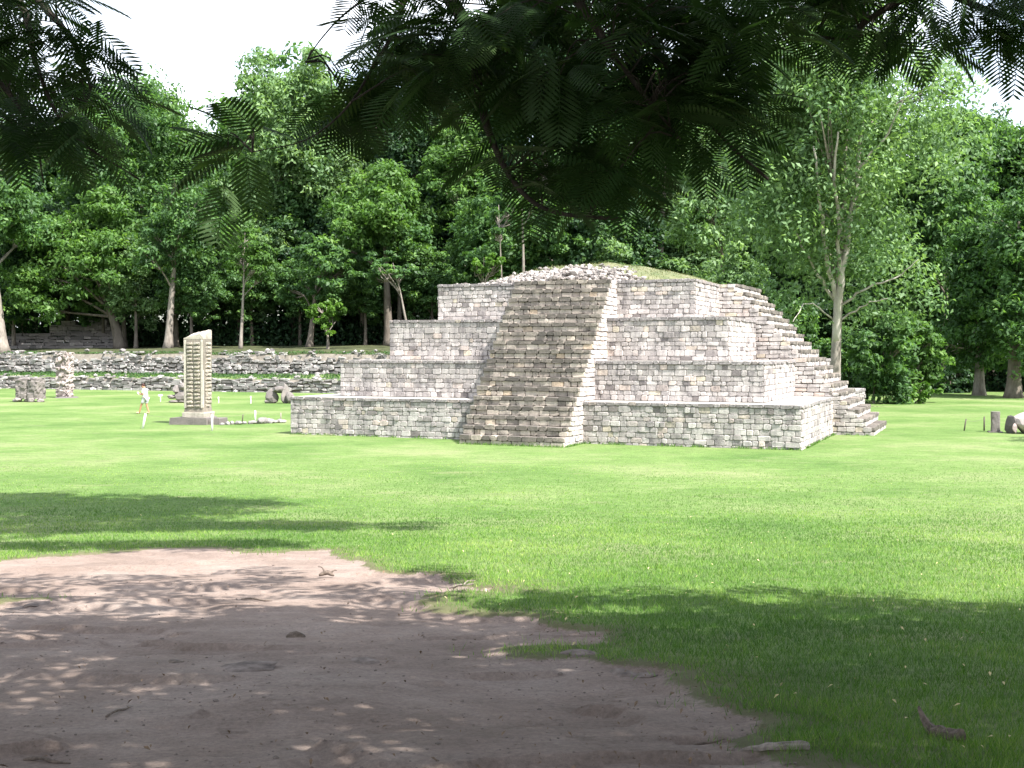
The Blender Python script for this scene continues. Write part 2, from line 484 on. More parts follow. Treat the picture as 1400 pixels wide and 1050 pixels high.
# ------------------------------------------------------------------ stones
RNG = random.Random(3)
def stone_vf(o, a, b, n, w, h, depth, proud, rough=0.012, cut=0.03):
    """a block: o = lower-left corner on the wall plane, a/b/n unit vectors; an eight-sided uneven front"""
    c = min(cut, 0.28 * min(w, h)) * RNG.uniform(0.5, 1.5)
    pts = [(c, 0), (w - c, 0), (w, c), (w, h - c), (w - c, h), (c, h), (0, h - c), (0, c)]
    j = lambda: RNG.uniform(-rough, rough)
    pts = [(x + j(), y + j()) for x, y in pts]
    cx, cy = w / 2, h / 2
    V = []
    for (sc, nn) in ((1.0, -depth), (1.0, proud * 0.55), (None, proud)):
        for (x, y) in pts:
            if sc is None:
                e = min(0.018, 0.12 * min(w, h)); ln = math.hypot(x - cx, y - cy)
                x2, y2 = x - (x - cx) / ln * e, y - (y - cy) / ln * e
            else: x2, y2 = x, y
            V.append(o + a * x2 + b * y2 + n * (nn + (j() * 0.5 if sc is None else 0)))
    F = []
    for r in (0, 8):
        for k in range(8):
            k2 = (k + 1) % 8
            F.append((r + k, r + k2, r + 8 + k2, r + 8 + k))
    F.append(tuple(range(16, 24)))
    return V, F

class Stones:
    """collects stones; the largest in view become objects, the rest one joined part"""
    def __init__(s): s.items = []
    def put(s, V, F, t, key, mat, size): s.items.append((V, F, t, key, mat, size))
    def emit(s, parents, limit, rest_name, rest_parent):
        s.items.sort(key=lambda i: -i[5])
        for (V, F, t, key, mat, size) in s.items[:limit]:
            V = np.array(V); c = V.mean(0)
            add('stone', mesh_np('stone', V - c, F, M[mat], np.tile(np.array(t), (len(V), 1))), parents[key], tuple(c))
        rest = {}
        mats = sorted({i[4] for i in s.items[limit:]})
        V, F, T, MI = [], [], [], []
        for it in s.items[limit:]:
            b0 = len(V); V.extend(it[0]); F.extend([tuple(q + b0 for q in f) for f in it[1]])
            T.extend([it[2]] * len(it[0])); MI.extend([mats.index(it[4])] * len(it[1]))
        if not V: return
        me = mesh_np(rest_name, V, F, None, np.array(T))
        for k in mats: me.materials.append(M[k])
        me.polygons.foreach_set('material_index', np.array(MI, np.int32))
        o = add(rest_name, me, rest_parent); o['kind'] = 'stuff'

def v3(*a): return np.array(a, float)
def rand_tone():
    return float(np.clip(RNG.gauss(0.5, 0.24), 0, 1))

def course_rows(z0, z1, target):
    n = max(1, round((z1 - z0) / target)); w = [RNG.uniform(0.8, 1.25) for _ in range(n)]
    s = sum(w); out = []; z = z0
    for k in w:
        h = k / s * (z1 - z0); out.append((z, h)); z += h
    return out

def wall(ST, key, o, a, n, length, z0, z1, course, wmin, wmax, mat, size_of, cap=0.15, gap=0.017, proud=(0.008, 0.036), rough=0.012, depth=0.1):
    b = v3(0, 0, 1)
    rows = course_rows(z0, z1 - cap, course)
    if cap: rows.append((z1 - cap, cap))
    sag = RNG.uniform(0, 50)
    for ri, (z, h) in enumerate(rows):
        top = cap and ri == len(rows) - 1
        x = -RNG.uniform(0, 0.2)
        while x < length:
            w = RNG.uniform(wmin, wmax) * (1.25 if top else 1)
            if RNG.random() < 0.12: w *= 0.55
            x0, x1 = max(x, 0.0), min(x + w, length)
            x += w
            if length - x < 0.15: x1 = length; x = length + 1
            if x1 - x0 < 0.07: continue
            if top and RNG.random() < 0.025: continue
            zs = (0.05 * (float(fbm(x0 * 0.3 + sag, 0.0, 15, 3)) - 0.6) + RNG.uniform(-0.018, 0.008)) if top else 0.0
            pr = RNG.uniform(*proud) * (1.8 if RNG.random() < 0.15 else 1) + (0.03 if top else 0)
            V, F = stone_vf(o + a * (x0 + gap / 2) + b * (z + gap / 2), a, b, n, x1 - x0 - gap, h - gap + zs, depth, pr, rough)
            st = RNG.uniform(0.3, 0.7) if top else (RNG.uniform(0.1, 0.5) if RNG.random() < 0.3 else RNG.uniform(0, 0.2))
            hh = (z - z0) / (z1 - z0)
            if not top: st += 0.18 * hh
            else: st += 0.25
            ctr = o + a * ((x0 + x1) / 2) + b * (z + h / 2)
            ST.put(V, F, (rand_tone(), st), key, mat, size_of(ctr, n, (x1 - x0) * h))

# ------------------------------------------------------------------ the stepped pyramid
PY_TH = math.radians(-22.4)
pyr = empty('stepped_pyramid', (10.56, 43.2, 0), PY_TH)
tag(pyr, 'grey limestone stepped pyramid with steep central stairways and a rubble mound on top', 'pyramid')
PM = Matrix.Translation((10.56, 43.2, 0)) @ Matrix.Rotation(PY_TH, 4, 'Z')
EYEV = Vector((0, 0, EYE))
def pyr_size(c, n, area):
    w = PM @ Vector(c); nn = (PM.to_3x3() @ Vector(n)).normalized()
    v = EYEV - w; d = v.length
    return area * max(0.0, nn.dot(v / d)) / d ** 2
BASE = 21.83
ZT = [0.0, 1.646, 3.235, 5.005, 6.626]
INL = [0, 1.63, 3.25, 5.0]; INR = [0, 1.64, 3.35, 5.02]; INV = [0, 1.46, 3.03, 4.37]
DEPTH = BASE
eu, ev, ez = v3(1, 0, 0), v3(0, 1, 0), v3(0, 0, 1)
ST = Stones()
parents = {}
for k in range(4):
    u0, u1, vf, vb = -BASE + INL[k], -INR[k], INV[k], DEPTH - INV[k]
    z0, z1 = ZT[k], ZT[k + 1]
    zb = -0.3 if k == 0 else z0 - 0.05
    zt = z1 - 0.012
    mb = MB()
    # core: mortar behind the stones, plastered top
    V = [(u0, vf, zb), (u1, vf, zb), (u1, vb, zb), (u0, vb, zb), (u0, vf, zt), (u1, vf, zt), (u1, vb, zt), (u0, vb, zt)]
    mb.put(V, [(0, 1, 5, 4), (1, 2, 6, 5), (2, 3, 7, 6), (3, 0, 4, 7), (4, 5, 6, 7)], (0.5, 0.2))
    t = mb.build('terrace', M['mortar'], pyr)
    t.data.materials.append(M['plaster']); t.data.polygons[4].material_index = 1
    key = 'T%d' % k; parents[key] = t
    c = (0.205, 0.21, 0.20, 0.195)[k]
    zlo = z0 - (0.12 if k == 0 else 0.0)
    wall(ST, key, v3(u0, vf, 0), eu, -ev, u1 - u0, zlo, z1, c, 0.20, 0.50, 'stone', pyr_size)
    wall(ST, key, v3(u1, vf, 0), ev, eu, vb - vf, zlo, z1, c, 0.24, 0.58, 'stone', pyr_size)
    wall(ST, key, v3(u0, vb, 0), -ev, -eu, vb - vf, zlo, z1, c, 0.3, 0.7, 'stone', lambda *a: 0)
    wall(ST, key, v3(u1, vb, 0), -eu, ev, u1 - u0, zlo, z1, c * 1.2, 0.4, 0.8, 'stone', lambda *a: 0)

def stairway(name, O, A, B, width, run0, run1, nstep, mat, key, flank_near=True):
    """O: point on the terrace foot where the stair axis starts; A along the width; B up the stair (inwards).
    run0: how far the lowest step stands out; run1: how far in the top step reaches."""
    mb = MB()
    H = ZT[4]; rise = H / nstep; run = (run0 + run1) / nstep
    prof = []
    for i in range(nstep):
        s = -run0 + run * i
        prof.append((s, rise * i)); prof.append((s, rise * (i + 1)))
    # core as one stepped solid
    n = len(prof)
    back = run1 + 0.6
    V = [];
    for side in (0.06, width - 0.06):
        for (s, z) in prof: V.append(O + A * side + B * (s + 0.08) + ez * (z - 0.03 if z > 0 else -0.3))
        V.append(O + A * side + B * back + ez * (H - 0.03)); V.append(O + A * side + B * back + ez * -0.3)
    k = n + 2
    F = [tuple(range(k)), tuple(range(2 * k - 1, k - 1, -1))]
    for i in range(n): F.append((i, k + i, k + i + 1, i + 1))
    mb.put(V, F, (0.4, 0.2))
    core = mb.build(name, M['mortar'], pyr)
    parents[key] = core
    for i in range(nstep):
        s = -run0 + run * i + RNG.uniform(-0.02, 0.02)
        z0, z1 = rise * i - (0.1 if i == 0 else 0), rise * (i + 1)
        zc = z0 + (z1 - z0) * RNG.uniform(0.5, 0.58)
        for (za, zb, topc) in ((z0, zc, False), (zc, z1, True)):
            x = 0.0
            while x < width:
                w = RNG.uniform(0.22, 0.54) * (1.15 if topc else 1); x1 = min(x + w, width)
                if width - x1 < 0.15: x1 = width
                dz = RNG.uniform(-0.02, 0.012) if topc else 0
                pr = RNG.uniform(0.0, 0.035) + (0.035 if topc else 0)
                V, F = stone_vf(O + A * (x + 0.007) + B * s + ez * (za + 0.006), A, ez, -B, x1 - x - 0.014, zb - za - 0.01 + dz, run + 0.12 if topc else 0.12, pr, 0.014)
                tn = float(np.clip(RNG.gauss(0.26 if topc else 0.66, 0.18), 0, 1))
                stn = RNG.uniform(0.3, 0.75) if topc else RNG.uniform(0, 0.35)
                ctr = O + A * (x + x1) / 2 + B * s + ez * (za + zb) / 2
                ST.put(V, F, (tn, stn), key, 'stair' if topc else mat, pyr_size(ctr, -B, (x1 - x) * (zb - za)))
                x = x1
    # flank masonry, stepped with the stair
    for (side, nn, aa) in ((0.0, -A, B), (width, A, B)):
        for i in range(nstep):
            z0, z1 = rise * i - (0.1 if i == 0 else 0), rise * (i + 1) - 0.02
            s = -run0 + run * i + 0.06
            zc = z0 + (z1 - z0) * 0.5
            for (za, zb) in ((z0, zc), (zc, z1)):
                x = s
                lim = run1 + 0.5 if i > 12 else min(run1, s + 3.4)
                while x < lim:
                    w = RNG.uniform(0.28, 0.6); x1 = min(x + w, lim)
                    if lim - x1 < 0.12: x1 = lim
                    V, F = stone_vf(O + A * side + B * (x + 0.008) + ez * (za + 0.008), B, ez, nn, x1 - x - 0.016, zb - za - 0.014, 0.05, RNG.uniform(0.0, 0.04), 0.014)
                    ctr = O + A * side + B * (x + x1) / 2 + ez * (za + zb) / 2
                    tn = float(np.clip(RNG.gauss(0.68, 0.2), 0, 1))
                    ST.put(V, F, (tn, RNG.uniform(0, 0.25)), key, 'stone', 0.6 * pyr_size(ctr, nn, (x1 - x) * (zb - za)))
                    x = x1
stairway('stairway', v3(-12.78, 0, 0), eu, ev, 4.36, 2.09, 3.90, 18, 'stair', 'S0')
stairway('stairway', v3(0, 8.75, 0), ev, -eu, 5.6, 1.7, 4.55, 18, 'stone', 'S1')
ST.emit(parents, 300, 'stonework', pyr)

# mound of rubble and dry turf on the top
mu = np.linspace(-16.7, -5.15, 46); mv = np.linspace(4.75, 17.2, 44)
MU, MVv = np.meshgrid(mu, mv)
ru = (MU + 10.9) / 5.7; rv = (MVv - 10.9) / 6.2
rr = np.clip(1 - np.maximum(np.abs(ru) ** 1.7 + np.abs(rv) ** 3.0, 0), 0, 1)
MZ = 6.58 + 1.12 * rr ** 0.85 * (0.86 + 0.28 * fbm(MU * 0.6, MVv * 0.6, 41, 3)) + 0.22 * (fbm(MU * 1.7, MVv * 1.7, 42, 3) - 0.5) * rr
nyy, nxx = MU.shape
q = (np.arange(nyy - 1)[:, None] * nxx + np.arange(nxx - 1)[None, :])
mm, nt, b = mat_new('dry_turf')
c = ramp(nt, noise(nt, 1.3, 5, 0.7), [(0.3, (0.085, 0.115, 0.04)), (0.55, (0.15, 0.155, 0.07)), (0.75, (0.23, 0.21, 0.14))])
c = mixc(nt, 0.7, c, ramp(nt, noise(nt, 16, 5, 0.75), [(0.3, 0.6), (0.7, 1.25)]), 'MULTIPLY')
nt.links.new(c, b.inputs['Base Color']); bump(nt, b, noise(nt, 22, 6, 0.7), 0.7, 0.05)
M['dry_turf'] = mm
add('mound', mesh_np('mound', np.stack([MU, MVv, MZ], -1).reshape(-1, 3), np.stack([q, q + 1, q + nxx + 1, q + nxx], -1).reshape(-1, 4), mm, None, True), pyr)
def mound_z(u, v):
    iu = int(np.clip(np.searchsorted(mu, u), 1, len(mu) - 1)); iv = int(np.clip(np.searchsorted(mv, v), 1, len(mv) - 1))
    return float(MZ[iv, iu])

ico = bmesh.new(); bmesh.ops.create_icosphere(ico, subdivisions=1, radius=1)
ICV = np.array([v.co[:] for v in ico.verts]); ICF = [tuple(v.index for v in f.verts) for f in ico.faces]; ico.free()
ico = bmesh.new(); bmesh.ops.create_icosphere(ico, subdivisions=2, radius=1)
IC2V = np.array([v.co[:] for v in ico.verts]); IC2F = [tuple(v.index for v in f.verts) for f in ico.faces]; ico.free()
def rock_v(size, base=None, rough=0.28, rng=RNG):
    V = (ICV if base is None else base).copy()
    for _ in range(5):
        d = np.array([rng.gauss(0, 1) for _ in range(3)]); d /= np.linalg.norm(d)
        lim = rng.uniform(0.55, 0.85); s = V @ d; V -= np.outer(np.maximum(s - lim, 0), d)
    V *= 1 + rough * (np.array([rng.random() for _ in range(len(V))])[:, None] - 0.5)
    a = rng.uniform(0, 6.28); c, s = math.cos(a), math.sin(a)
    V = V * np.array(size); return V @ np.array([[c, s, 0], [-s, c, 0], [0, 0, 1]])
mb = MB()
for i in range(1150):
    if i < 900:
        u = RNG.uniform(-15.4, -8.3); v = 4.9 + abs(RNG.gauss(0, 1.0))
    else:
        u = RNG.uniform(-16.2, -7.6); v = RNG.uniform(4.7, 6.2)
    if v > 8: continue
    sz = RNG.uniform(0.05, 0.15) * (1.7 if RNG.random() < 0.08 else 1)
    z = mound_z(u, v) + sz * RNG.uniform(-0.35, 0.3)
    mb.put(rock_v((sz * RNG.uniform(0.9, 1.5), sz, sz * RNG.uniform(0.6, 0.9))) + v3(u, v, z), ICF, (RNG.random(), RNG.uniform(0, 0.5)))
o = mb.build('rubble', M['rubble'], pyr); o['kind'] = 'stuff'

# ------------------------------------------------------------------ stone tiers
def tier_size(c, n, area): 
    px = 700 + FPX * c[0] / c[1]
    if px < -15 or px > 640: return 0
    return area / c[1] ** 2
def make_tier(label, s, zbase, heights, seed, ragged):
    root = empty('stone_tier', (*(TA + TD * TL * 0.4 + TN * s), 0)); tag(root, label, 'wall', 'low stone tiers along the plaza edge')
    S2 = Stones()
    a3 = v3(TD[0], TD[1], 0); n3 = v3(-TN[0], -TN[1], 0)
    inv = v3(*root.location)
    z = zbase
    for ri, h in enumerate(heights):
        x = 0.0
        set_back = 0.10 * ri if ragged else 0.05 * ri
        while x < TL - 6:
            w = RNG.uniform(0.35, 1.15) * (0.8 if ragged else 1.0)
            fall = float(fbm(x * 0.22, 3.1 + seed, seed, 3)) if ragged else 0.4
            top = ri / len(heights)
            if not (ragged and top > 0.45 and fall + (top - 0.45) * 0.5 > 0.78 and RNG.random() < 0.7) and not (ri == len(heights) - 1 and RNG.random() < (0.35 if ragged else 0.15)):
                p = TA + TD * x + TN * (s + set_back + RNG.uniform(-0.08, 0.08))
                k = float(sstep(TL, TL - 9, x))
                zz = z * k + (float(fbm(x * 0.15, 9, seed + 4, 3)) - 0.5) * (0.5 if ragged else 0.25) + RNG.uniform(-0.04, 0.04) * (1.6 if ragged else 1)
                hh = h * RNG.uniform(0.72, 1.05)
                tilt = RNG.uniform(-0.09, 0.09) * (1.8 if ragged else 1)
                a2 = a3 * math.cos(tilt) + ez * math.sin(tilt); b2 = -a3 * math.sin(tilt) + ez * math.cos(tilt)
                V, F = stone_vf(v3(p[0], p[1], zz), a2, b2, n3, w - 0.05, hh - 0.03, 0.6, RNG.uniform(0.05, 0.28), 0.05, cut=0.12)
                S2.put([q - inv for q in V], F, (RNG.random() ** 0.8, RNG.uniform(0, 0.5)), 'r', 'tier', tier_size(v3(p[0], p[1], zz), n3, w * h))
            x += w
        z += h * 0.98
    # a few tumbled rocks on the top and foot
    for i in range(70):
        x = RNG.uniform(0, TL - 8); sz = RNG.uniform(0.12, 0.34)
        up = RNG.random() < 0.7
        p = TA + TD * x + TN * (s + (RNG.uniform(0.3, 1.3) if up else -RNG.uniform(0.2, 0.5)))
        k = float(sstep(TL, TL - 9, x))
        zz = (z if up else zbase) * k + sz * 0.3 + (RNG.uniform(-0.25, 0.05) if up else 0)
        V = rock_v((sz * 1.4, sz, sz * 0.75)) + v3(p[0], p[1], zz)
        S2.put([q - inv for q in V], ICF, (RNG.random(), RNG.uniform(0, 0.5)), 'r', 'tier', tier_size(v3(p[0], p[1], zz), n3, sz * sz))
    S2.emit({'r': root}, 300, 'stonework', root)
make_tier('low tier of pale rough stones rising straight from the lawn edge', 0.15, -0.08, [0.34, 0.30, 0.30, 0.26, 0.18], 51, False)
make_tier('ragged upper tier of tumbled grey stones between two grass ledges', 3.05, 1.52, [0.36, 0.34, 0.32, 0.30, 0.3, 0.28, 0.22], 61, True)

# ruined masonry among the trees behind the tiers
rw = at(130, 470, 131); rw[2] = bank_z(rw[0], rw[1])
ruin = empty('ruined_wall', tuple(rw)); tag(ruin, 'dark ruined masonry wall with low steps under the spreading tree', 'wall')
S3 = Stones()
for (x0, L, z0, z1, yy, mat) in ((-5.5, 8.0, 1.5, 2.5, 1.2, 'tuff_grey'), (-4.2, 1.6, 2.5, 3.0, 1.3, 'tuff_grey'), (-1.0, 2.0, 2.1, 3.2, 0.9, 'tuff_grey')):
    wall(S3, 'r', v3(x0, yy, 0), eu, -ev, L, z0, z1, 0.4, 0.5, 1.3, mat, lambda c, n, a: a, cap=0.2, rough=0.04, depth=0.7)
for i in range(5):
    wall(S3, 'r', v3(-11 + 0.5 * i, -3.4 + i * 0.9, 0), eu, -ev, 15 - i, -0.2 + i * 0.36, 0.14 + i * 0.36, 0.34, 0.5, 1.5, 'tuff_grey', lambda c, n, a: a, cap=0, rough=0.06, depth=1.0)
S3.emit({'r': ruin}, 250, 'stonework', ruin)

# ------------------------------------------------------------------ carved monuments
def slab(mb, x0, x1, y0, y1, z0, z1, t=(0.5, 0.2), cut=0.03, rough=0.01):
    V, F = stone_vf(v3(x0, y0, z0), eu, ez, -ev, x1 - x0, z1 - z0, y1 - y0, 0.0, rough, cut)
    F = F + [tuple(range(7, -1, -1))]
    mb.put(V, F, t)

def relief(name, W_, D_, H_, mat, parent, amp, freq, seed, taper=0.0, nx_=14, nz=40, top=None, tone_=(0.5, 0.3)):
    """a carved pillar: a squared column whose surface is cut into bosses and grooves"""
    V = []; F = []; T = []
    per = []
    for i in range(nx_): per.append((-1 + 2 * i / nx_, -1))
    for i in range(nx_): per.append((1, -1 + 2 * i / nx_))
    for i in range(nx_): per.append((1 - 2 * i / nx_, 1))
    for i in range(nx_): per.append((-1, 1 - 2 * i / nx_))
    n = len(per)
    for k in range(nz + 1):
        z = H_ * k / nz; f = 1 - taper * k / nz
        for i, (x, y) in enumerate(per):
            l = (abs(x) ** 5 + abs(y) ** 5) ** 0.2
            px, py = x / l, y / l
            a = i / n * 4
            g = float(fbm(a * freq, z * freq * 0.9, seed, 2)); g2 = float(vnoise(a * freq * 2.3, z * freq * 2.1, seed + 9))
            dpt = amp * ((1 if g > 0.5 else -0.6) * 0.7 + (g2 - 0.5) * 1.1)
            zz = z
            if top is not None: zz = min(z, top(px))
            V.append((px * (W_ / 2 * f + dpt), py * (D_ / 2 * f + dpt), zz)); T.append((tone_[0] + (g - 0.5) * 0.5, tone_[1]))
    for k in range(nz):
        for i in range(n):
            a, b = k * n + i, k * n + (i + 1) % n
            F.append((a, b, b + n, a + n))
    F.append(tuple(nz * n + i for i in range(n)))
    return add(name, mesh_np(name, V, F, mat, np.array(T)), parent)

# the tall glyph stela on its slab
p = on_ground(266, 581)
ST_TH = math.radians(-15)
stela = empty('glyph_stela', (p[0], p[1] + 0.7, 0), ST_TH)
tag(stela, 'tall four-sided stela with two columns of glyph blocks and a slanting broken top', 'stela')
sw, sd, sh = 1.06, 0.86, 3.86
def stela_top(px_): return sh
V = []; F = []
prof = [(0.56, 0.0), (0.545, 0.22), (0.50, 0.5), (0.505, 1.6), (0.525, 2.8), (0.535, sh - 0.1), (0.53, sh + 0.02)]
for (hw, z) in prof:
    hd = hw * sd / sw
    V += [(-hw, -hd, z), (hw, -hd, z), (hw, hd, z), (-hw, hd, z)]
for i in range(len(prof) - 1):
    for k in range(4):
        a, b = i * 4 + k, i * 4 + (k + 1) % 4; F.append((a, b, b + 4, a + 4))
mb = MB(); mb.put(V, F, (0.12, 0.5))  # dark shaft tone paints shade into the grooves between the glyph blocks
# broken sloping top: a ragged wedge, high at the right rear
nb = 7; TV = []; TF = []
for i in range(nb):
    for j in range(nb):
        x = -0.53 + 1.06 * i / (nb - 1); y = -0.43 + 0.86 * j / (nb - 1)
        k = (0.62 * (i / (nb - 1)) ** 0.9 + 0.30 * (j / (nb - 1)))
        z = sh + 0.02 + 0.42 * k + (0.14 * RNG.random() if 0 < i and 0 < j else 0.03) - (0.18 if i == nb - 1 and j < 4 else 0)
        TV.append((x, y, z))
for i in range(nb - 1):
    for j in range(nb - 1):
        TF.append((i * nb + j, (i + 1) * nb + j, (i + 1) * nb + j + 1, i * nb + j + 1))
rim = [i * nb for i in range(nb)] + [(nb - 1) * nb + j for j in range(1, nb)] + [i * nb + nb - 1 for i in range(nb - 2, -1, -1)] + [j for j in range(nb - 2, 0, -1)]
b0 = len(TV)
for r in rim: TV.append((TV[r][0], TV[r][1], sh + 0.0))
for k in range(len(rim)):
    k2 = (k + 1) % len(rim); TF.append((b0 + k, b0 + k2, rim[k2], rim[k]))
mb.put(TV, TF, (0.8, 0.0))
mb.build('shaft', M['tuff'], stela)
def glyph(name, cx, z, w, h, nrm, face_off, parent):
    mb = MB()
    if nrm == 'front':
        o, a, n = v3(cx - w / 2, -face_off, z), eu, -ev
    else:
        o, a, n = v3(face_off, cx - w / 2, z), ev, eu
    V, F = stone_vf(o, a, ez, n, w * RNG.uniform(0.9, 1.06), h * RNG.uniform(0.88, 1.06), 0.05, RNG.uniform(0.035, 0.06) if nrm == 'front' else RNG.uniform(0.01, 0.045), 0.022, 0.06); mb.put(V, F, (RNG.uniform(0.35, 0.8), RNG.uniform(0, 0.3)))
    for _ in range(4):    # carved detail standing on the block
        gw, gh = w * RNG.uniform(0.2, 0.5), h * RNG.uniform(0.22, 0.5)
        ox, oz = RNG.uniform(0.05, w - gw - 0.05), RNG.uniform(0.03, max(0.04, h - gh - 0.03))
        V, F = stone_vf(o + a * ox + ez * oz + n * (0.045 if nrm == 'front' else 0.015), a, ez, n, gw, gh, 0.02, 0.04, 0.01, 0.03); mb.put(V, F, (RNG.uniform(0.4, 0.9), 0.0))
    mb.build(name, M['tuff'], parent)
rows = 17; z = 0.48; gh = (sh - 0.12 - z) / rows
for r in range(rows):
    hw = 0.5 + 0.03 * r / rows
    off = hw * sd / sw + 0.004
    for c_ in range(2):
        glyph('glyph_block', -0.20 + 0.40 * c_, z + r * gh + 0.02, 0.345, gh - 0.045, 'front', off, stela)
    glyph('side_carving', 0.10, z + r * gh + 0.015, 0.56, gh - 0.035, 'side', hw + 0.003, stela)
for x in (-0.455, 0.46):       # raised margins
    mb = MB(); V, F = stone_vf(v3(x - 0.055, -0.43, 0.46), eu, ez, -ev, 0.11, sh - 0.5, 0.1, 0.03, 0.01, 0.02); mb.put(V, F, (0.85, 0))
    mb.build('margin', M['tuff'], stela)
mb = MB(); slab(mb, -0.6, 0.62, -0.55, 0.5, 0.0, 0.26, (0.75, 0), 0.04, 0.03); mb.build('foot', M['tuff'], stela)
plinth = empty('stela_plinth', (p[0], p[1] + 0.7, 0), math.radians(-8))
tag(plinth, 'long low stone slab under the tall glyph stela', 'plinth')
for (x0, x1, y0, y1, z1, mt) in ((-1.2, 0.72, -0.72, 0.62, 0.36, 'tuff_grey'), (0.74, 1.3, -0.5, 0.6, 0.31, 'tuff_grey')):
    mb = MB(); slab(mb, x0, x1, y0, y1, -0.1, z1, (0.4, 0.25), 0.05, 0.03); mb.build('stone', M[mt], plinth)
for o_ in (stela,): o_.location.z = 0.345

# line of low stones beside it
base = on_ground(305, 581); endp = on_ground(388, 578)
kerb = empty('stone_kerb', tuple(base)); tag(kerb, 'broken line of low stones beside the glyph stela', 'kerb')
for i in range(15):
    t = i / 14; q_ = base * (1 - t) + endp * t - base
    big = i in (9, 10, 11)
    s = RNG.uniform(0.10, 0.17) * (1.75 if big else 1)
    add('stone', mesh_np('stone', rock_v((s * 1.6, s, s * 0.8), IC2V, 0.12), IC2F, M['tier'], np.tile((RNG.uniform(0.3, 0.9), 0.2), (len(IC2V), 1))), kerb, (q_[0] + RNG.uniform(-.05, .05), q_[1] + RNG.uniform(-.15, .15), s * 0.45))

# figure stela far left, deeply carved
p = on_ground(85, 544)
fs = empty('figure_stela', (p[0], p[1] + 0.6, 0), math.radians(-20))
tag(fs, 'narrow deeply carved figure stela standing before the stone tiers', 'stela')
relief('shaft', 1.0, 0.9, 3.55, M['pink_tuff'], fs, 0.10, 5.0, 77, taper=0.02, nx_=12, nz=52, tone_=(0.6, 0.25))
mb = MB(); V = rock_v((0.74, 0.66, 0.62), IC2V, 0.22); mb.put(V + v3(-0.08, -0.05, 0.2), IC2F, (0.6, 0.35)); mb.build('foot', M['pink_tuff'], fs)
mb = MB(); V = rock_v((1.35, 1.0, 0.14), IC2V, 0.1); mb.put(V + v3(0.25, 0, 0.0), IC2F, (0.25, 0.4)); mb.build('slab', M['tuff_grey'], fs)
for (zz, xx, rr_) in ((2.95, -0.02, 0.30), (2.3, -0.28, 0.17), (2.3, 0.28, 0.17), (1.75, 0, 0.24), (1.1, -0.22, 0.2), (1.1, 0.24, 0.2)):
    mb = MB(); mb.put(rock_v((rr_, 0.16, rr_ * 0.9), IC2V, 0.2) + v3(xx, -0.48, zz), IC2F, (RNG.uniform(0.5, 0.9), 0.1)); mb.build('carving', M['pink_tuff'], fs)

# double-headed altar beside it
p = on_ground(37, 550)
al = empty('twin_block_altar', (p[0], p[1] + 0.6, 0), math.radians(-12))
tag(al, 'squat grey carved altar split into two rounded blocks on stubby feet', 'altar')
for sx in (-0.45, 0.47):
    o = relief('block', 0.9, 1.1, 1.38, M['tuff_grey'], al, 0.05, 4.0, 81 + int(sx > 0), nx_=8, nz=16, tone_=(0.5, 0.3)); o.location = (sx, 0, 0.22)
    V = rock_v((0.24, 0.3, 0.22), IC2V, 0.1) + v3(sx * 1.15 - 0.1, -0.5, 0.16); mb = MB(); mb.put(V, IC2F, (0.7, 0.1)); mb.build('foot', M['tuff_grey'], al)
    V = rock_v((0.42, 0.5, 0.16), IC2V, 0.1) + v3(sx, 0.05, 1.6); mb = MB(); mb.put(V, IC2F, (0.5, 0.2)); mb.build('cap', M['tuff_grey'], al)
for x in (-0.95, 0.98, 0.0):
    V = rock_v((0.26, 0.35, 0.16), IC2V, 0.1) + v3(x, -0.25, 0.1); mb = MB(); mb.put(V, IC2F, (0.75, 0.1)); mb.build('foot', M['tuff_grey'], al)

# arched broken sculpture by the pyramid corner
p = on_ground(380, 552)
ar = empty('broken_arch_altar', (p[0], p[1] + 0.4, 0), math.radians(-10))
tag(ar, 'broken grey sculpture with a hollow under it near the pyramid corner', 'altar')
for (nm, x, y, z_, sx, sy, sz, tn) in (('block', -0.52, 0, 0.42, 0.36, 0.5, 0.62, 0.5), ('block', 0.0, 0.05, 0.98, 0.62, 0.5, 0.30, 0.45), ('block', 0.42, 0, 0.62, 0.24, 0.42, 0.78, 0.75), ('block', 0.82, -0.1, 0.42, 0.36, 0.4, 0.44, 0.6), ('block', -0.75, -0.1, 0.14, 0.26, 0.3, 0.2, 0.8)):
    mb = MB(); mb.put(rock_v((sx, sy, sz), IC2V, 0.16) + v3(x, y, z_), IC2F, (tn, 0.3)); mb.build(nm, M['tuff_grey'], ar)
# crouching sculpture left of the stela
p = on_ground(242, 551)
cr = empty('crouching_sculpture', (p[0], p[1] + 0.4, 0), math.radians(5))
tag(cr, 'low weathered animal-like sculpture half hidden behind the glyph stela', 'sculpture')
for (nm, x, z_, sx, sz, tn) in (('body', 0.25, 0.55, 0.55, 0.55, 0.5), ('head', -0.1, 0.95, 0.3, 0.32, 0.6), ('snout', -0.42, 0.42, 0.34, 0.16, 0.7), ('foot', -0.3, 0.1, 0.4, 0.12, 0.7), ('foot', 0.35, 0.1, 0.4, 0.14, 0.5), ('crest', 0.3, 1.1, 0.3, 0.3, 0.7)):
    mb = MB(); mb.put(rock_v((sx, 0.45, sz), IC2V, 0.16) + v3(x, 0, z_), IC2F, (tn, 0.3)); mb.build(nm, M['tuff_grey'], cr)
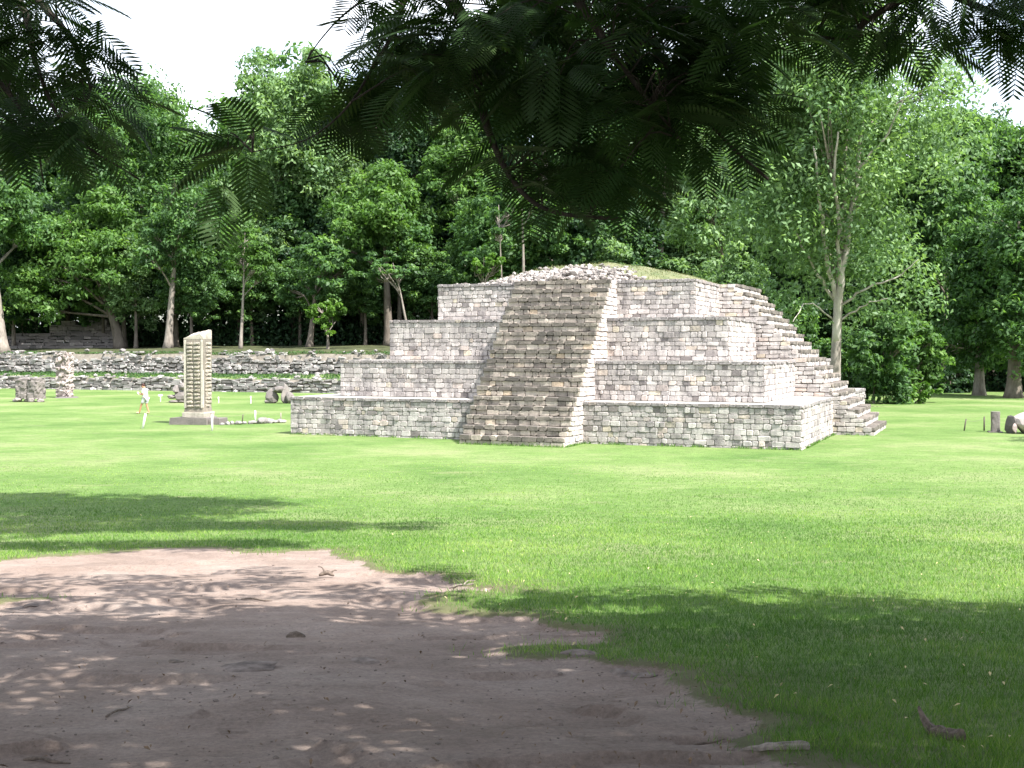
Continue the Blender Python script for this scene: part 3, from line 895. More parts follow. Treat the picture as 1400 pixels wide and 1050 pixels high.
# right-hand block and boulder
p = on_ground(1364, 592)
bl = empty('upright_block', (p[0], p[1] + 0.25, 0), math.radians(-15)); tag(bl, 'plain upright grey stone block beside the carved boulder', 'stone block')
o = relief('block', 0.36, 0.40, 0.92, M['tuff_grey'], bl, 0.012, 3.0, 91, nx_=6, nz=12, tone_=(0.5, 0.15))
mb = MB(); slab(mb, -0.3, 0.3, -0.3, 0.3, -0.05, 0.05, (0.4, 0.3)); mb.build('foot', M['tuff_grey'], bl)
p = on_ground(1411, 594)
bo = empty('carved_boulder', (p[0], p[1] + 0.6, 0), math.radians(-10)); tag(bo, 'rounded pale pink carved boulder with a dark worn face lying on the lawn', 'boulder')
mb = MB(); mb.put(rock_v((0.80, 0.65, 0.54), IC2V, 0.14) + v3(0.02, 0, 0.40), IC2F, (0.75, 0.15)); mb.build('body', M['pink_tuff'], bo)
mb = MB(); mb.put(rock_v((0.18, 0.45, 0.46), IC2V, 0.12) + v3(-0.66, -0.08, 0.36), IC2F, (0.05, 0.6)); mb.build('face', M['tuff_grey'], bo)
mb = MB(); mb.put(rock_v((0.10, 0.14, 0.24), IC2V, 0.16) + v3(-0.58, -0.44, 0.22), IC2F, (0.5, 0.1)); mb.build('jaw', M['pink_tuff'], bo)

# posts, ropes, little markers
def post(px, py0, py1, r, mat, label, group, lean=0, name='fence_post'):
    p = on_ground(px, py1); h = (py1 - py0) * p[1] / FPX
    mb = MB(); mb.tube([(0, 0, -0.05), (lean * 0.5, 0, h * 0.5), (lean, 0, h)], [r, r * 0.95, r * 0.9], 8, (0.5, 0))
    mb.put(rock_v((r * 0.95, r * 0.95, r * 0.5)) + v3(lean, 0, h), ICF)
    o = mb.build(name, M[mat], None, True); o.location = (p[0], p[1], 0)
    tag(o, label, 'post', group); return np.array([p[0] + lean, p[1], h])
pa = post(195, 566, 586, 0.055, 'white_paint', 'leaning white post alone on the lawn by the walking person', None, 0.14)
pb = post(290, 567, 589, 0.05, 'white_paint', 'white post standing in front of the stela slab', 'white posts round the glyph stela')
pc = post(349, 562, 577, 0.045, 'white_paint', 'short white post behind the line of low stones', 'white posts round the glyph stela')
pd = post(384, 565, 577, 0.03, 'pink_tuff', 'thin pinkish post at the pyramid corner end of the stones', None)
pe = post(331, 567, 578, 0.03, 'dark_metal', 'thin dark stake leaning behind the line of low stones', None, 0.05)
pf = post(1318, 573, 589, 0.035, 'dark_metal', 'thin dark stake leaning towards the upright block', None, 0.09)
pg = post(1345.5, 570, 589, 0.04, 'dark_metal', 'thin dark straight stake beside the upright block', None, 0.0)
for (a_, b_, lab) in ((pa, pb, 'slack rope from the leaning white post towards the stela'), (pb, pc, 'slack rope running over the line of low stones'), (pc, pd, 'slack rope ending at the thin pinkish post'), (pf, pg, 'slack rope strung between two dark stakes')):
    mid = (a_ + b_) / 2 - v3(0, 0, 0.16)
    mb = MB(); mb.tube(bez([a_ - v3(0, 0, .06), mid, b_ - v3(0, 0, .06)], 6), 0.0045, 5)
    c0 = a_.copy(); o = mb.build('rope', M['rope'], None, True, tuple(c0)); tag(o, lab, 'rope', 'ropes between posts')
for (px, py0, py1, sg) in ((219.5, 541, 549, True), (343, 542, 552, False), (299, 543, 551, False)):
    p = on_ground(px, py1); h = (py1 - py0) * p[1] / FPX
    r = empty('lawn_marker', (p[0], p[1], 0))
    mb = MB(); mb.tube([(0, 0, -0.05), (0, 0, h)], 0.03, 6); mb.build('stake', M['white_paint'], r)
    if sg:
        mb = MB(); slab(mb, -0.16, 0.16, -0.04, -0.01, h - 0.04, h + 0.1); mb.build('plate', M['white_paint'], r)
        tag(r, 'small white sign plate on a stake near the walking person', 'sign')
    else:
        mb = MB(); slab(mb, -0.04, 0.04, -0.045, -0.02, h - 0.12, h + 0.03); mb.build('plate', M['white_paint'], r)
        tag(r, 'thin white marker stake on the lawn before the stone tiers', 'marker', 'white marker stakes')

# ------------------------------------------------------------------ trees
def leaf_quads(P, Nrm, size, rng, aspect=0.45, tn=None):
    """one folded pointed leaf per point: base, side, tip, side"""
    n = len(P)
    rv = rng.normal(size=(n, 3)); rv -= (rv * Nrm).sum(1)[:, None] * Nrm
    rv[:, 2] -= 0.35; rv /= np.linalg.norm(rv, axis=1)[:, None] + 1e-9
    side = np.cross(Nrm, rv); side /= np.linalg.norm(side, axis=1)[:, None] + 1e-9
    L = np.asarray(size) * rng.uniform(0.65, 1.35, n)[:, None]; w = L * aspect * 0.5
    base = P - rv * L * 0.5; tip = P + rv * L * 0.5
    mid = P - rv * L * 0.06
    V = np.stack([base, mid + side * w + Nrm * L * 0.10, tip - Nrm * L * 0.12, mid - side * w + Nrm * L * 0.10], 1).reshape(-1, 3)
    F = np.arange(4 * n).reshape(-1, 4)
    T = np.repeat(tn, 4, axis=0)
    return V, F, T

def unit(n, rng):
    v = rng.normal(size=(n, 3)); return v / np.linalg.norm(v, axis=1)[:, None]

def crown_leaves(cen, rad, n_leaf, leaf, rng, lobes=9, flat=0.6, shell=0.75, bottom=-0.95, clump=0.40):
    cen = np.asarray(cen, float); rad = np.asarray(rad, float)
    LC = []; LR = []
    for i in range(lobes):
        d = unit(1, rng)[0]
        if d[2] < bottom: d[2] = abs(d[2]) * 0.3
        r = rng.uniform(0.50, 0.78)
        LC.append(cen + d * rad * r); LR.append(rad * rng.uniform(0.30, 0.48))
    LC.append(cen); LR.append(rad * 0.5)
    LC = np.array(LC); LR = np.array(LR)
    nc = max(14, int(n_leaf / 48))
    li = rng.integers(0, len(LC), nc)
    d = unit(nc, rng); d[:, 2] = np.where(d[:, 2] < -0.75, np.abs(d[:, 2]), d[:, 2])
    CC = LC[li] + d * LR[li] * (rng.random(nc) ** 0.35)[:, None]
    cr = clump * LR[li].mean(1) * rng.uniform(0.7, 1.35, nc)
    ci = rng.integers(0, nc, n_leaf)
    e = unit(n_leaf, rng)
    rr_ = rng.random(n_leaf) ** (1 - shell + 0.15)
    off = e * rr_[:, None] * cr[ci][:, None]; off[:, 2] *= flat
    P = CC[ci] + off
    Nm = e * 0.75 + np.array([0, 0, 0.75]) + rng.normal(size=(n_leaf, 3)) * 0.35
    Nm /= np.linalg.norm(Nm, axis=1)[:, None]
    ctone = rng.uniform(0.1, 0.8, nc)
    tn = np.clip(ctone[ci] + rng.normal(0, 0.16, n_leaf), 0, 1)
    V, F, T = leaf_quads(P, Nm, leaf, rng, 0.48, np.stack([tn, np.zeros(n_leaf)], 1))
    return V, F, T, CC, cr

def trunk_path(h, lean, rng, bend=0.4):
    k = 6
    z = np.linspace(0, h, k)
    x = lean[0] * (z / h) ** 1.3 + np.cumsum(rng.normal(0, bend * 0.12, k)); y = lean[1] * (z / h) ** 1.3 + np.cumsum(rng.normal(0, bend * 0.12, k))
    x -= x[0]; y -= y[0]
    return np.stack([x, y, z], 1)

def tree_mesh(h, crown_c, crown_r, trunk_r, leaf_mat, bark, n_leaf, leaf, seed, lobes=9, flat=0.6, clump=0.40, lean=(0, 0), n_limb=9, forks=None, bottom=-0.95):
    """meshes of a tree standing at its own origin: (trunk mesh, [limb meshes], crown mesh)"""
    rng = np.random.default_rng(seed)
    V, F, T, CC, cr = crown_leaves(crown_c, crown_r, n_leaf, leaf, rng, lobes, flat, 0.75, bottom, clump)
    crown = mesh_np('crown', V, F, leaf_mat, T)
    top = crown_c[2] + crown_r[2] * 0.55
    tp = bez(trunk_path(top, (crown_c[0] + lean[0], crown_c[1] + lean[1]), rng), 4)
    f = tp[:, 2] / top
    rad = trunk_r * (1 - 0.86 * f) + trunk_r * 0.55 * np.exp(-f * top / 0.7)
    mb = MB(); mb.tube(tp, rad, 9)
    trunk = mesh_np('trunk', np.array(mb.V), mb.F, bark, None, True)
    limbs = []
    pick = rng.choice(len(CC), min(n_limb, len(CC)), replace=False)
    for i in pick:
        c = CC[i]
        z0 = np.clip(c[2] - rng.uniform(0.35, 0.9) * np.linalg.norm(c[:2] - np.array(crown_c[:2])) - 0.8, max(top * 0.25, crown_c[2] - crown_r[2] * 1.05), top)
        k = int(np.argmin(np.abs(tp[:, 2] - z0)))
        a = tp[k]; m1 = a * 0.55 + c * 0.45 + np.array([0, 0, 0.08 * np.linalg.norm(c - a)]) + rng.normal(0, 0.05, 3) * np.linalg.norm(c - a)
        pts = bez([a, m1, c], 4); r0 = max(rad[k] * 0.42, 0.04)
        mb = MB(); mb.tube(pts, np.linspace(r0, 0.035, len(pts)), 6)
        # twigs from the limb into nearby clumps
        dd = np.argsort(((CC - c) ** 2).sum(1))[1:6]
        for j in dd:
            q = pts[len(pts) // 2]; mb.tube(bez([q, (q + CC[j]) / 2 + rng.normal(0, 0.15, 3), CC[j]], 3), np.linspace(0.05, 0.02, 7), 4)
        limbs.append(mesh_np('limb', np.array(mb.V), mb.F, bark, None, True))
    return trunk, limbs, crown

def plant_tree(name, label, cat, px, d, z0, cx, half, top, bot, leaf_mat, bark='bark', trunk_r=0.3, leaf=0.45, seed=1, K=3.2, group=None, depth=None, **kw):
    """a tree described by where its trunk and crown stand in the view at distance d"""
    x = (px - 700) * d / FPX
    ztop = EYE + (HORIZON - top) * d / FPX; zbot = EYE + (HORIZON - bot) * d / FPX
    rx = half * d / FPX; rz = (ztop - zbot) / 2
    ccx = (cx - 700) * d / FPX - x
    area = math.pi * half * (bot - top) / 2
    lp = leaf * FPX / d
    n = int(min(50000 if half > 150 else 26000, 1.35 * K * area / (lp * lp * 0.24 * 0.55)))
    root = empty(name, (x, d, z0)); tag(root, label, cat, group)
    t, L, c = tree_mesh(ztop - z0, (ccx, 0, (ztop + zbot) / 2 - z0), (rx, depth or rx, rz), trunk_r, M[leaf_mat], M[bark], n, leaf, seed, **kw)
    add('trunk', t, root)
    for l in L: add('limb', l, root)
    add('crown', c, root)
    return root

def bz(px, d): return bank_z((px - 700) * d / FPX, d) - 0.15

# the large pale tree behind the pyramid
bt_d = 74.0
plant_tree('tall_pale_tree', 'tall grey-green tree with pale forking limbs rising behind the pyramid stairs', 'tree', 1141, bt_d, -0.1, 1158, 188, -40, 475, 'leaf_pale', 'bark_pale', 0.36, 0.35, 101, K=3.0, lobes=30, clump=0.38, n_limb=16, flat=0.75, depth=7.5, bottom=-0.9)
big = bpy.data.objects['tall_pale_tree']
bo_ = np.array(big.location)
M['bark_white'] = bark_material('whitish_bark', (0.26, 0.23, 0.20), (0.52, 0.47, 0.42), 1.5)
for (pp_, d0, d1, r0, r1) in (([(1143, 470), (1147, 400), (1160, 320), (1174, 230), (1182, 140), (1186, 60)], 74, 69.5, 0.27, 0.06),
        ([(1146, 420), (1128, 340), (1122, 270), (1112, 200)], 73.5, 69, 0.17, 0.05), ([(1147, 410), (1148, 330), (1141, 250), (1146, 180)], 73.5, 68.5, 0.16, 0.05),
        ([(1145, 425), (1178, 397), (1225, 380), (1255, 355)], 74, 71.5, 0.10, 0.02), ([(1144, 440), (1185, 415), (1215, 408)], 74, 72, 0.07, 0.02),
        ([(1144, 415), (1118, 375), (1092, 325), (1070, 270)], 74, 71, 0.12, 0.02), ([(1174, 230), (1215, 180), (1240, 120)], 70, 68, 0.09, 0.03), ([(1143, 440), (1105, 415), (1084, 440)], 74, 70, 0.06, 0.015)):
    c = bez([at(a, b_, d0 + (d1 - d0) * i / (len(pp_) - 1)) for i, (a, b_) in enumerate(pp_)], 5)
    c[1:-1] += R.normal(0, 0.06, (len(c) - 2, 3))
    mb = MB(); mb.tube(c - bo_, np.linspace(r0, r1, len(c)), 7); mb.build('limb', M['bark_white'], big, True)
# named trees along the edge of the wood
plant_tree('spreading_tree', 'light green spreading tree with layered crown above the ruined wall', 'tree', 165, 127, bz(165, 127), 95, 108, 255, 455, 'leaf_light', 'bark', 0.55, 0.5, 102, K=3.0, lobes=14, flat=0.38, n_limb=16, bottom=-0.8)
plant_tree('forked_tree', 'grey forked tree with thin dark foliage beside the glyph stela', 'tree', 230, 122, bz(230, 122), 248, 58, 225, 430, 'leaf_mid', 'bark_pale', 0.42, 0.42, 103, K=1.5, lobes=12, n_limb=14)
plant_tree('slim_tree', 'slim tree with a bare curving pale trunk and airy crown', 'tree', 329, 117.5, bz(329, 117.5), 334, 52, 288, 415, 'leaf_light', 'bark_pale', 0.17, 0.42, 104, K=1.5, lobes=9, flat=0.45, n_limb=10)
plant_tree('sapling', 'little bright green sapling on the grass above the upper tier', 'tree', 448, 112, bz(448, 112), 447, 31, 408, 462, 'leaf_bright', 'bark_pale', 0.12, 0.38, 105, K=2.4, lobes=6, n_limb=5)
plant_tree('leaning_tree', 'small leaning tree with flat layered crown by the pyramid terrace', 'tree', 562, 112, bz(562, 112), 536, 48, 347, 404, 'leaf_mid', 'bark_pale', 0.16, 0.4, 106, K=1.9, lobes=9, flat=0.3, n_limb=8)
plant_tree('glossy_tree', 'dense tree with glossy bright green crown over a dark trunk', 'tree', 532, 124, bz(532, 124), 520, 88, 222, 372, 'leaf_light', 'bark', 0.5, 0.5, 107, K=3.2, lobes=13)
plant_tree('drooping_tree', 'mid green tree with drooping crown behind the sapling', 'tree', 423, 120, bz(423, 120), 440, 66, 322, 430, 'leaf_mid', 'bark', 0.32, 0.45, 108, K=2.6, lobes=10, flat=0.45)
plant_tree('old_tree', 'thick grey trunked tree at the far end of the upper tier', 'tree', 2, 121, bz(2, 121), -25, 80, 175, 400, 'leaf_mid', 'bark_pale', 0.72, 0.5, 109, K=2.8, lobes=12)
plant_tree('round_topped_tree', 'round topped tall tree whose crown shows against the sky', 'tree', 190, 140, bz(190, 140), 200, 128, 108, 330, 'leaf_mid', 'bark', 0.5, 0.55, 110, K=3.2, lobes=14)
plant_tree('tall_dome_tree', 'tall dome crowned tree beside the gap of open sky', 'tree', 405, 138, bz(405, 138), 402, 98, 50, 320, 'leaf_pale', 'bark', 0.55, 0.55, 111, K=3.0, lobes=14)
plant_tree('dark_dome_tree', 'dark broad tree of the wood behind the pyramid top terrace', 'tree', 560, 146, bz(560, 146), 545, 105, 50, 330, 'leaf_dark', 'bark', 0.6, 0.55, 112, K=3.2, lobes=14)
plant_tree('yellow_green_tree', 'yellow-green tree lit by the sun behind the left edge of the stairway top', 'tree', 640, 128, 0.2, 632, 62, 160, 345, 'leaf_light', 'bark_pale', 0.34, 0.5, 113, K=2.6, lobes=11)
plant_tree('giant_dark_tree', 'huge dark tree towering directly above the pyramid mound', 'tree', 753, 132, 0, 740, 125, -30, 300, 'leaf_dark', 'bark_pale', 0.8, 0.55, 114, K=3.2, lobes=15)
plant_tree('white_trunk_tree', 'slender tree with straight pale trunk behind the rubble mound', 'tree', 716, 108, 0, 712, 45, 215, 320, 'leaf_mid', 'bark_pale', 0.24, 0.45, 115, K=2.2, lobes=8)
plant_tree('thin_pole_tree', 'thin crooked tree left of the straight pale trunk', 'tree', 690, 104, 0, 684, 30, 265, 335, 'leaf_mid', 'bark_pale', 0.15, 0.42, 116, K=2.0, lobes=7)
plant_tree('deep_green_tree', 'deep green tree filling the space right of the pyramid mound', 'tree', 895, 118, 0, 915, 100, 60, 375, 'leaf_mid', 'bark', 0.5, 0.5, 117, K=3.0, lobes=14)
plant_tree('soft_leaved_tree', 'soft pale leaved tree between the mound and the tall pale tree', 'tree', 985, 100, 0, 985, 78, 170, 420, 'leaf_pale', 'bark', 0.4, 0.45, 118, K=2.4, lobes=12)
plant_tree('tall_back_tree', 'tall mid green tree just behind the tall pale tree', 'tree', 1060, 122, 0, 1070, 100, 70, 430, 'leaf_mid', 'bark', 0.5, 0.52, 119, K=3.0, lobes=14)
plant_tree('shaded_tree', 'dark green tree behind the fine bamboo-like bushes', 'tree', 1215, 112, 0, 1205, 95, 120, 470, 'leaf_mid', 'bark', 0.45, 0.5, 120, K=2.8, lobes=14)
plant_tree('lawn_edge_tree', 'tree with a pale flared trunk at the far lawn edge', 'tree', 1339, 97, -0.1, 1328, 68, 250, 545, 'leaf_mid', 'bark_pale', 0.42, 0.42, 121, K=2.6, lobes=13)
plant_tree('big_lawn_tree', 'broad tree with a thick brown trunk at the far lawn edge', 'tree', 1386, 92, -0.1, 1396, 78, 220, 548, 'leaf_mid', 'bark', 0.55, 0.42, 122, K=2.6, lobes=13)
plant_tree('hill_tree', 'tall tree whose rounded top meets the blue sky beyond the far lawn', 'tree', 1355, 118, 0, 1365, 95, 150, 440, 'leaf_mid', 'bark', 0.5, 0.5, 123, K=3.0, lobes=14)
plant_tree('notch_tree', 'full crowned green tree between the tall pale tree and the far lawn trees', 'tree', 1292, 108, 0, 1290, 66, 128, 470, 'leaf_mid', 'bark', 0.45, 0.46, 126, K=2.8, lobes=13)
plant_tree('outer_tree', 'green tree beyond the carved boulder at the lawn edge', 'tree', 1470, 105, 0, 1470, 85, 180, 500, 'leaf_mid', 'bark', 0.5, 0.5, 124, K=2.6, lobes=12)
plant_tree('boulder_tree', 'broad tree standing right of the carved boulder and shading the lawn', 'tree', 700 + 30.5 * FPX / 43, 43, -0.1, 700 + 30.5 * FPX / 43, 5.6 * FPX / 43, 60, 400, 'leaf_mid', 'bark', 0.4, 0.4, 125, K=0.9, lobes=12)
# bushes
for i, (lab, px, d, half, top, bot, mt, K, sd) in enumerate((
        ('tall feathery bush leaning right beside the tall pale tree', 1195, 82, 54, 410, 566, 'leaf_mid', 3.2, 201),
        ('yellow-green drooping bush next to the feathery bush', 1250, 84, 40, 422, 560, 'leaf_light', 2.8, 202),
        ('low bright green bush at the lawn edge under the drooping bush', 1259, 82, 22, 518, 550, 'leaf_bright', 2.6, 203),
        ('bright leafy bush on the left behind the rubble mound', 663, 100, 26, 340, 386, 'leaf_bright', 2.6, 204),
        ('dark rounded bush behind the side stairs foot', 1140, 84, 42, 450, 566, 'leaf_mid', 3.0, 205),
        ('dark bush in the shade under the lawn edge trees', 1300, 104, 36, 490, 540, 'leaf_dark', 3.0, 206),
        ('loose grey-green bush hugging the right end of the mound', 1010, 88, 42, 330, 470, 'leaf_pale', 2.2, 207),
        ('leafy bush behind the side stairs beneath the tall pale tree', 1080, 92, 45, 360, 500, 'leaf_mid', 2.8, 208))):
    plant_tree('bush', lab, 'bush', px, d, bz(px, d), px, half, top, bot + (18 if px > 700 else 8), mt, 'bark', 0.07, 0.36, sd, K=K, lobes=9, n_limb=5, bottom=-1)

# rows of deeper forest: two kinds, many individuals sharing their meshes
protos = []
for k, (mt, sd) in enumerate((('leaf_dark', 301), ('leaf_mid', 302), ('leaf_pale', 303))):
    r = empty('forest_tree'); tag(r, 'dark tree deep in the dense wood', 'tree')
    t, L, c = tree_mesh(22, (0, 0, 13), (6.5, 6.5, 9.5), 0.4, M[mt], M['bark'], 15000, 0.62, sd, lobes=16, n_limb=6, bottom=-0.9)
    add('trunk', t, r)
    for l in L: add('limb', l, r)
    add('crown', c, r); protos.append(r)
first = [True] * 3
rr2 = random.Random(5)
spots = []
for (d, x0, x1, st, s0) in ((128.5, -64, -6, 6.0, 0.50), (133, -68, -2, 6.5, 0.72), (111, 8, 62, 6.0, 0.50), (118, 4, 64, 6.5, 0.74), (138, -75, 66, 7.5, 0.85), (152, -85, 78, 8.0, 1.0), (168, -95, 88, 8.0, 1.5)):
    x = x0
    while x < x1:
        spots.append((x + rr2.uniform(-2, 2), d + rr2.uniform(-4, 4), s0 * rr2.uniform(0.88, 1.1))); x += st
for (x, d) in ((34, 112), (42, 116), (50, 110), (58, 118), (27, 120), (18, 118), (9, 116), (-2, 119), (-12, 126), (38, 124), (48, 127)):
    spots.append((x, d, 0.72 * rr2.uniform(0.9, 1.1)))
for i, (x, d, s) in enumerate(spots):
    px = 700 + x * FPX / d
    # the skyline of the photograph: lower left of the open gap and on the far right
    lim = np.interp(px, [-100, 60, 200, 262, 300, 340, 400, 560, 1000, 1250, 1320, 1420], [150, 130, 122, 150, 172, 140, 75, 40, 10, 60, 150, 190])
    zmax = EYE + (HORIZON - lim - 14) * d / FPX
    z0 = bank_z(x, d) - 0.2
    s = min(s, (zmax - z0) / 22.8)
    k = rr2.choice((0, 0, 1, 1, 1, 2))
    o = protos[k] if first[k] else copy_tree(protos[k]); first[k] = False
    where = 'behind the stone tiers' if px < 470 else ('behind the pyramid' if px < 1130 else 'beyond the far lawn')
    tall = 'young leafy tree' if s < 0.62 else ('medium forest tree' if d < 146 else 'tall forest tree at the back')
    tag(o, ('dark green ', 'mid green ', 'grey-green ')[k] + tall + ' of the wood ' + where, 'tree', 'trees of the wood ' + where)
    o.location = (x, d, z0); o.rotation_euler = (0, 0, rr2.uniform(0, 6.28)); o.scale = (s * 1.12, s * 1.12, s)

# undergrowth: a mass of low leaves along the edge of the wood
rng = np.random.default_rng(77)
n = 54000
ux = rng.uniform(-66, 76, n)
uy = np.where(ux < 8, 128 - 0.12 * ux, 106 + 0.0 * ux) + np.abs(rng.normal(0, 5, n)) + (np.arange(n) > 26000) * rng.uniform(8, 26, n) + 3 * (fbm(ux * 0.2, ux * 0, 8, 3) - 0.5)
hgt = (1.2 + 3.2 * fbm(ux * 0.25, uy * 0.25, 71, 3)) * np.where(np.arange(n) > 26000, 2.6, 1.0)
uz = np.array([bank_z(a, b) for a, b in zip(ux, uy)]) + rng.random(n) ** 1.2 * hgt
Nm = unit(n, rng) * 0.8 + np.array([0, -0.15, 0.6]); Nm /= np.linalg.norm(Nm, axis=1)[:, None]
V, F, T = leaf_quads(np.stack([ux, uy, uz], 1), Nm, np.where(np.arange(n) > 26000, 0.85, 0.5)[:, None], rng, 0.5, np.stack([np.clip(rng.normal(0.35, 0.2, n), 0, 1), np.zeros(n)], 1))
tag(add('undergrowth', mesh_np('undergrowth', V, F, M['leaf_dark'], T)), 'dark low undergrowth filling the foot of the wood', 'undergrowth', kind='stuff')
# weeds on the tier ledges
n = 9000
tt = rng.uniform(2, TL - 8, n); band = rng.integers(0, 3, n)
ss = np.where(band == 0, rng.uniform(0.5, 2.9, n), np.where(band == 1, rng.uniform(3.3, 4.6, n), rng.uniform(0.5, 2.9, n)))
XY = TA + TD * tt[:, None] + TN * ss[:, None]
zz = np.array([bank_z(a, b) for a, b in XY]) + 0.06 + 0.16 * rng.random(n) * (fbm(tt * 0.3, ss, 9, 2) > 0.45)
Nm = unit(n, rng) * 0.7 + np.array([0, -0.2, 0.6]); Nm /= np.linalg.norm(Nm, axis=1)[:, None]
V, F, T = leaf_quads(np.column_stack([XY, zz]), Nm, 0.24, rng, 0.35, np.stack([rng.uniform(0.0, 0.6, n), np.zeros(n)], 1))
tag(add('ledge_weeds', mesh_np('ledge_weeds', V, F, M['leaf_mid'], T)), 'short green weeds growing on the ledges of the stone tiers', 'weeds', kind='stuff')

# ------------------------------------------------------------------ near shade trees with feathery fronds
def frond_template(pairs):
    V = []; F = []
    def P(t): return np.array([t, 0, -0.22 * t * t])
    rw_ = 0.006
    for i in range(4):
        a, b = P(i / 4), P((i + 1) / 4)
        k = len(V); V += [a + (0, rw_, 0), a - (0, rw_, 0), b - (0, rw_, 0), b + (0, rw_, 0)]; F.append((k, k + 1, k + 2, k + 3))
    for i in range(pairs):
        t = 0.14 + 0.86 * i / (pairs - 1)
        L = 0.40 * (math.sin(math.pi * (0.16 + 0.74 * (i + 0.5) / pairs)) ** 0.8)
        for s in (-1, 1):
            d = np.array([0.52, s * 0.85, -0.06]); d /= np.linalg.norm(d)
            w = np.array([0.85, -s * 0.52, 0]) * (0.025 if pairs > 6 else 0.072)
            o = P(t); m_ = o + d * L * 0.55 - (0, 0, 0.02); e = o + d * L - (0, 0, 0.08 * L + 0.02)
            k = len(V); V += [o - w * 0.35, o + w * 0.35, m_ + w, m_ - w, e + w * 0.25, e - w * 0.25]
            F += [(k, k + 1, k + 2, k + 3), (k + 3, k + 2, k + 4, k + 5)]
    return np.array(V), np.array(F)
FT = [frond_template(14), frond_template(12)]
FT_LOW = [frond_template(4)]
class Fronds:
    def __init__(s): s.V = []; s.F = []; s.T = []; s.n = 0
    def put(s, p, dirv, L, roll, tpl, tn, wide=1.0):
        V0, F0 = tpl
        x = np.asarray(dirv, float); x /= np.linalg.norm(x)
        up = np.array([0, 0, 1.0]); y = np.cross(up, x); y /= np.linalg.norm(y) + 1e-9; z = np.cross(x, y)
        c, s_ = math.cos(roll), math.sin(roll)
        y, z = y * c + z * s_, z * c - y * s_
        V = p + (V0 * L * np.array([1, wide, 1])) @ np.stack([x, y, z])
        s.V.append(V); s.F.append(F0 + s.n); s.n += len(V); s.T.append(np.full((len(V), 2), (tn, 0.0)))
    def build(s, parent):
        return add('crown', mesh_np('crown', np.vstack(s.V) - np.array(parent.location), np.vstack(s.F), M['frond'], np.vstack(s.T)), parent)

rf = random.Random(11)
def frond_spray(FR, c, out, n, tpl, L=(0.28, 0.44), droop=0.25, wide=1.0):
    for i in range(n):
        a = rf.uniform(0, 6.283)
        d = np.array([math.cos(a), math.sin(a), rf.uniform(-0.6, 0.35) - droop]) * 0.8 + np.asarray(out) * rf.uniform(0.2, 0.9)
        p = c + np.array([rf.gauss(0, 0.09), rf.gauss(0, 0.09), rf.gauss(0, 0.07)])
        FR.put(p, d, rf.uniform(*L), rf.uniform(-0.5, 0.5), rf.choice(tpl), min(1, max(0, rf.gauss(0.5, 0.25))), wide)

def inside(poly, x, y):
    r = False; n = len(poly)
    for i in range(n):
        (x0, y0), (x1, y1) = poly[i], poly[(i + 1) % n]
        if (y0 > y) != (y1 > y) and x < (x1 - x0) * (y - y0) / (y1 - y0) + x0: r = not r
    return r

def shade_tree(name, label, trunk_xy, trunk_r, fork_z, limb_defs, regions, overhead, seed):
    tz = float(ground_z(trunk_xy[0], trunk_xy[1]))
    root = empty(name, (trunk_xy[0], trunk_xy[1], tz - 0.05)); tag(root, label, 'tree')
    O = np.array(root.location)
    rs = random.Random(seed)
    FR = Fronds()
    base = np.array([trunk_xy[0], trunk_xy[1], tz - 0.05]); fork = np.array([trunk_xy[0] * 0.97, trunk_xy[1] + 0.1, fork_z])
    tp = bez([base, base * 0.5 + fork * 0.5 + np.array([0.12, -0.1, 0]), fork], 6)
    mb = MB(); mb.tube(tp - O, np.linspace(trunk_r * 1.25, trunk_r * 0.8, len(tp)), 12); mb.build('trunk', M['bark_dark'], root, True)
    nodes = []
    for (pts, r0, r1, from_fork) in limb_defs:
        pts = ([fork] if from_fork else []) + [np.array(q, float) for q in pts]
        c = bez(pts, 7); mb = MB(); mb.tube(c - O, r1 + (r0 - r1) * (1 - np.linspace(0, 1, len(c))) ** (2.3 if from_fork else 1.2), 8); mb.build('limb', M['bark_dark'], root, True)
        nodes.extend(list(c[2:]))
    ND = np.array(nodes)
    tw = MB()
    def twig_to(c):
        d2 = ((ND - c) ** 2).sum(1) + 2.0 * np.maximum(0, c[2] - ND[:, 2]) ** 2
        a = ND[int(np.argmin(d2))]
        m_ = (a + c) / 2 + np.array([rs.gauss(0, .06), rs.gauss(0, .06), 0.12])
        tw.tube(bez([a, m_, c], 3) - O, np.linspace(0.0065, 0.003, 7), 4)
        return c - a
    for (poly, n, d0, d1, k) in regions:
        xs = [p[0] for p in poly]; ys = [p[1] for p in poly]; m_ = 0
        while m_ < n:
            x, y = rs.uniform(min(xs), max(xs)), rs.uniform(min(ys), max(ys))
            if not inside(poly, x, y): continue
            m_ += 1
            c = at(x, y, rs.uniform(d0, d1)); o = twig_to(c); o = o / (np.linalg.norm(o) + 1e-9)
            frond_spray(FR, c, o, k, FT)
    for (cen, rad, n, k) in overhead:
        cen = np.array(cen, float)
        for i in range(n):
            while True:
                v = np.array([rs.uniform(-1, 1) for _ in range(3)])
                if v @ v > 1: continue
                c = cen + v * np.array(rad)
                if c[1] > 0 and c[2] < EYE + 0.325 * c[1] + 0.75: continue
                if c[2] < tz + 3.2: continue
                break
            twig_to(c)
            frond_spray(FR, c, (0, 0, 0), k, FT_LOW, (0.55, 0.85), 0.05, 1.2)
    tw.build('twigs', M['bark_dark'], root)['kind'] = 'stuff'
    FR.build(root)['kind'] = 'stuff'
    return root

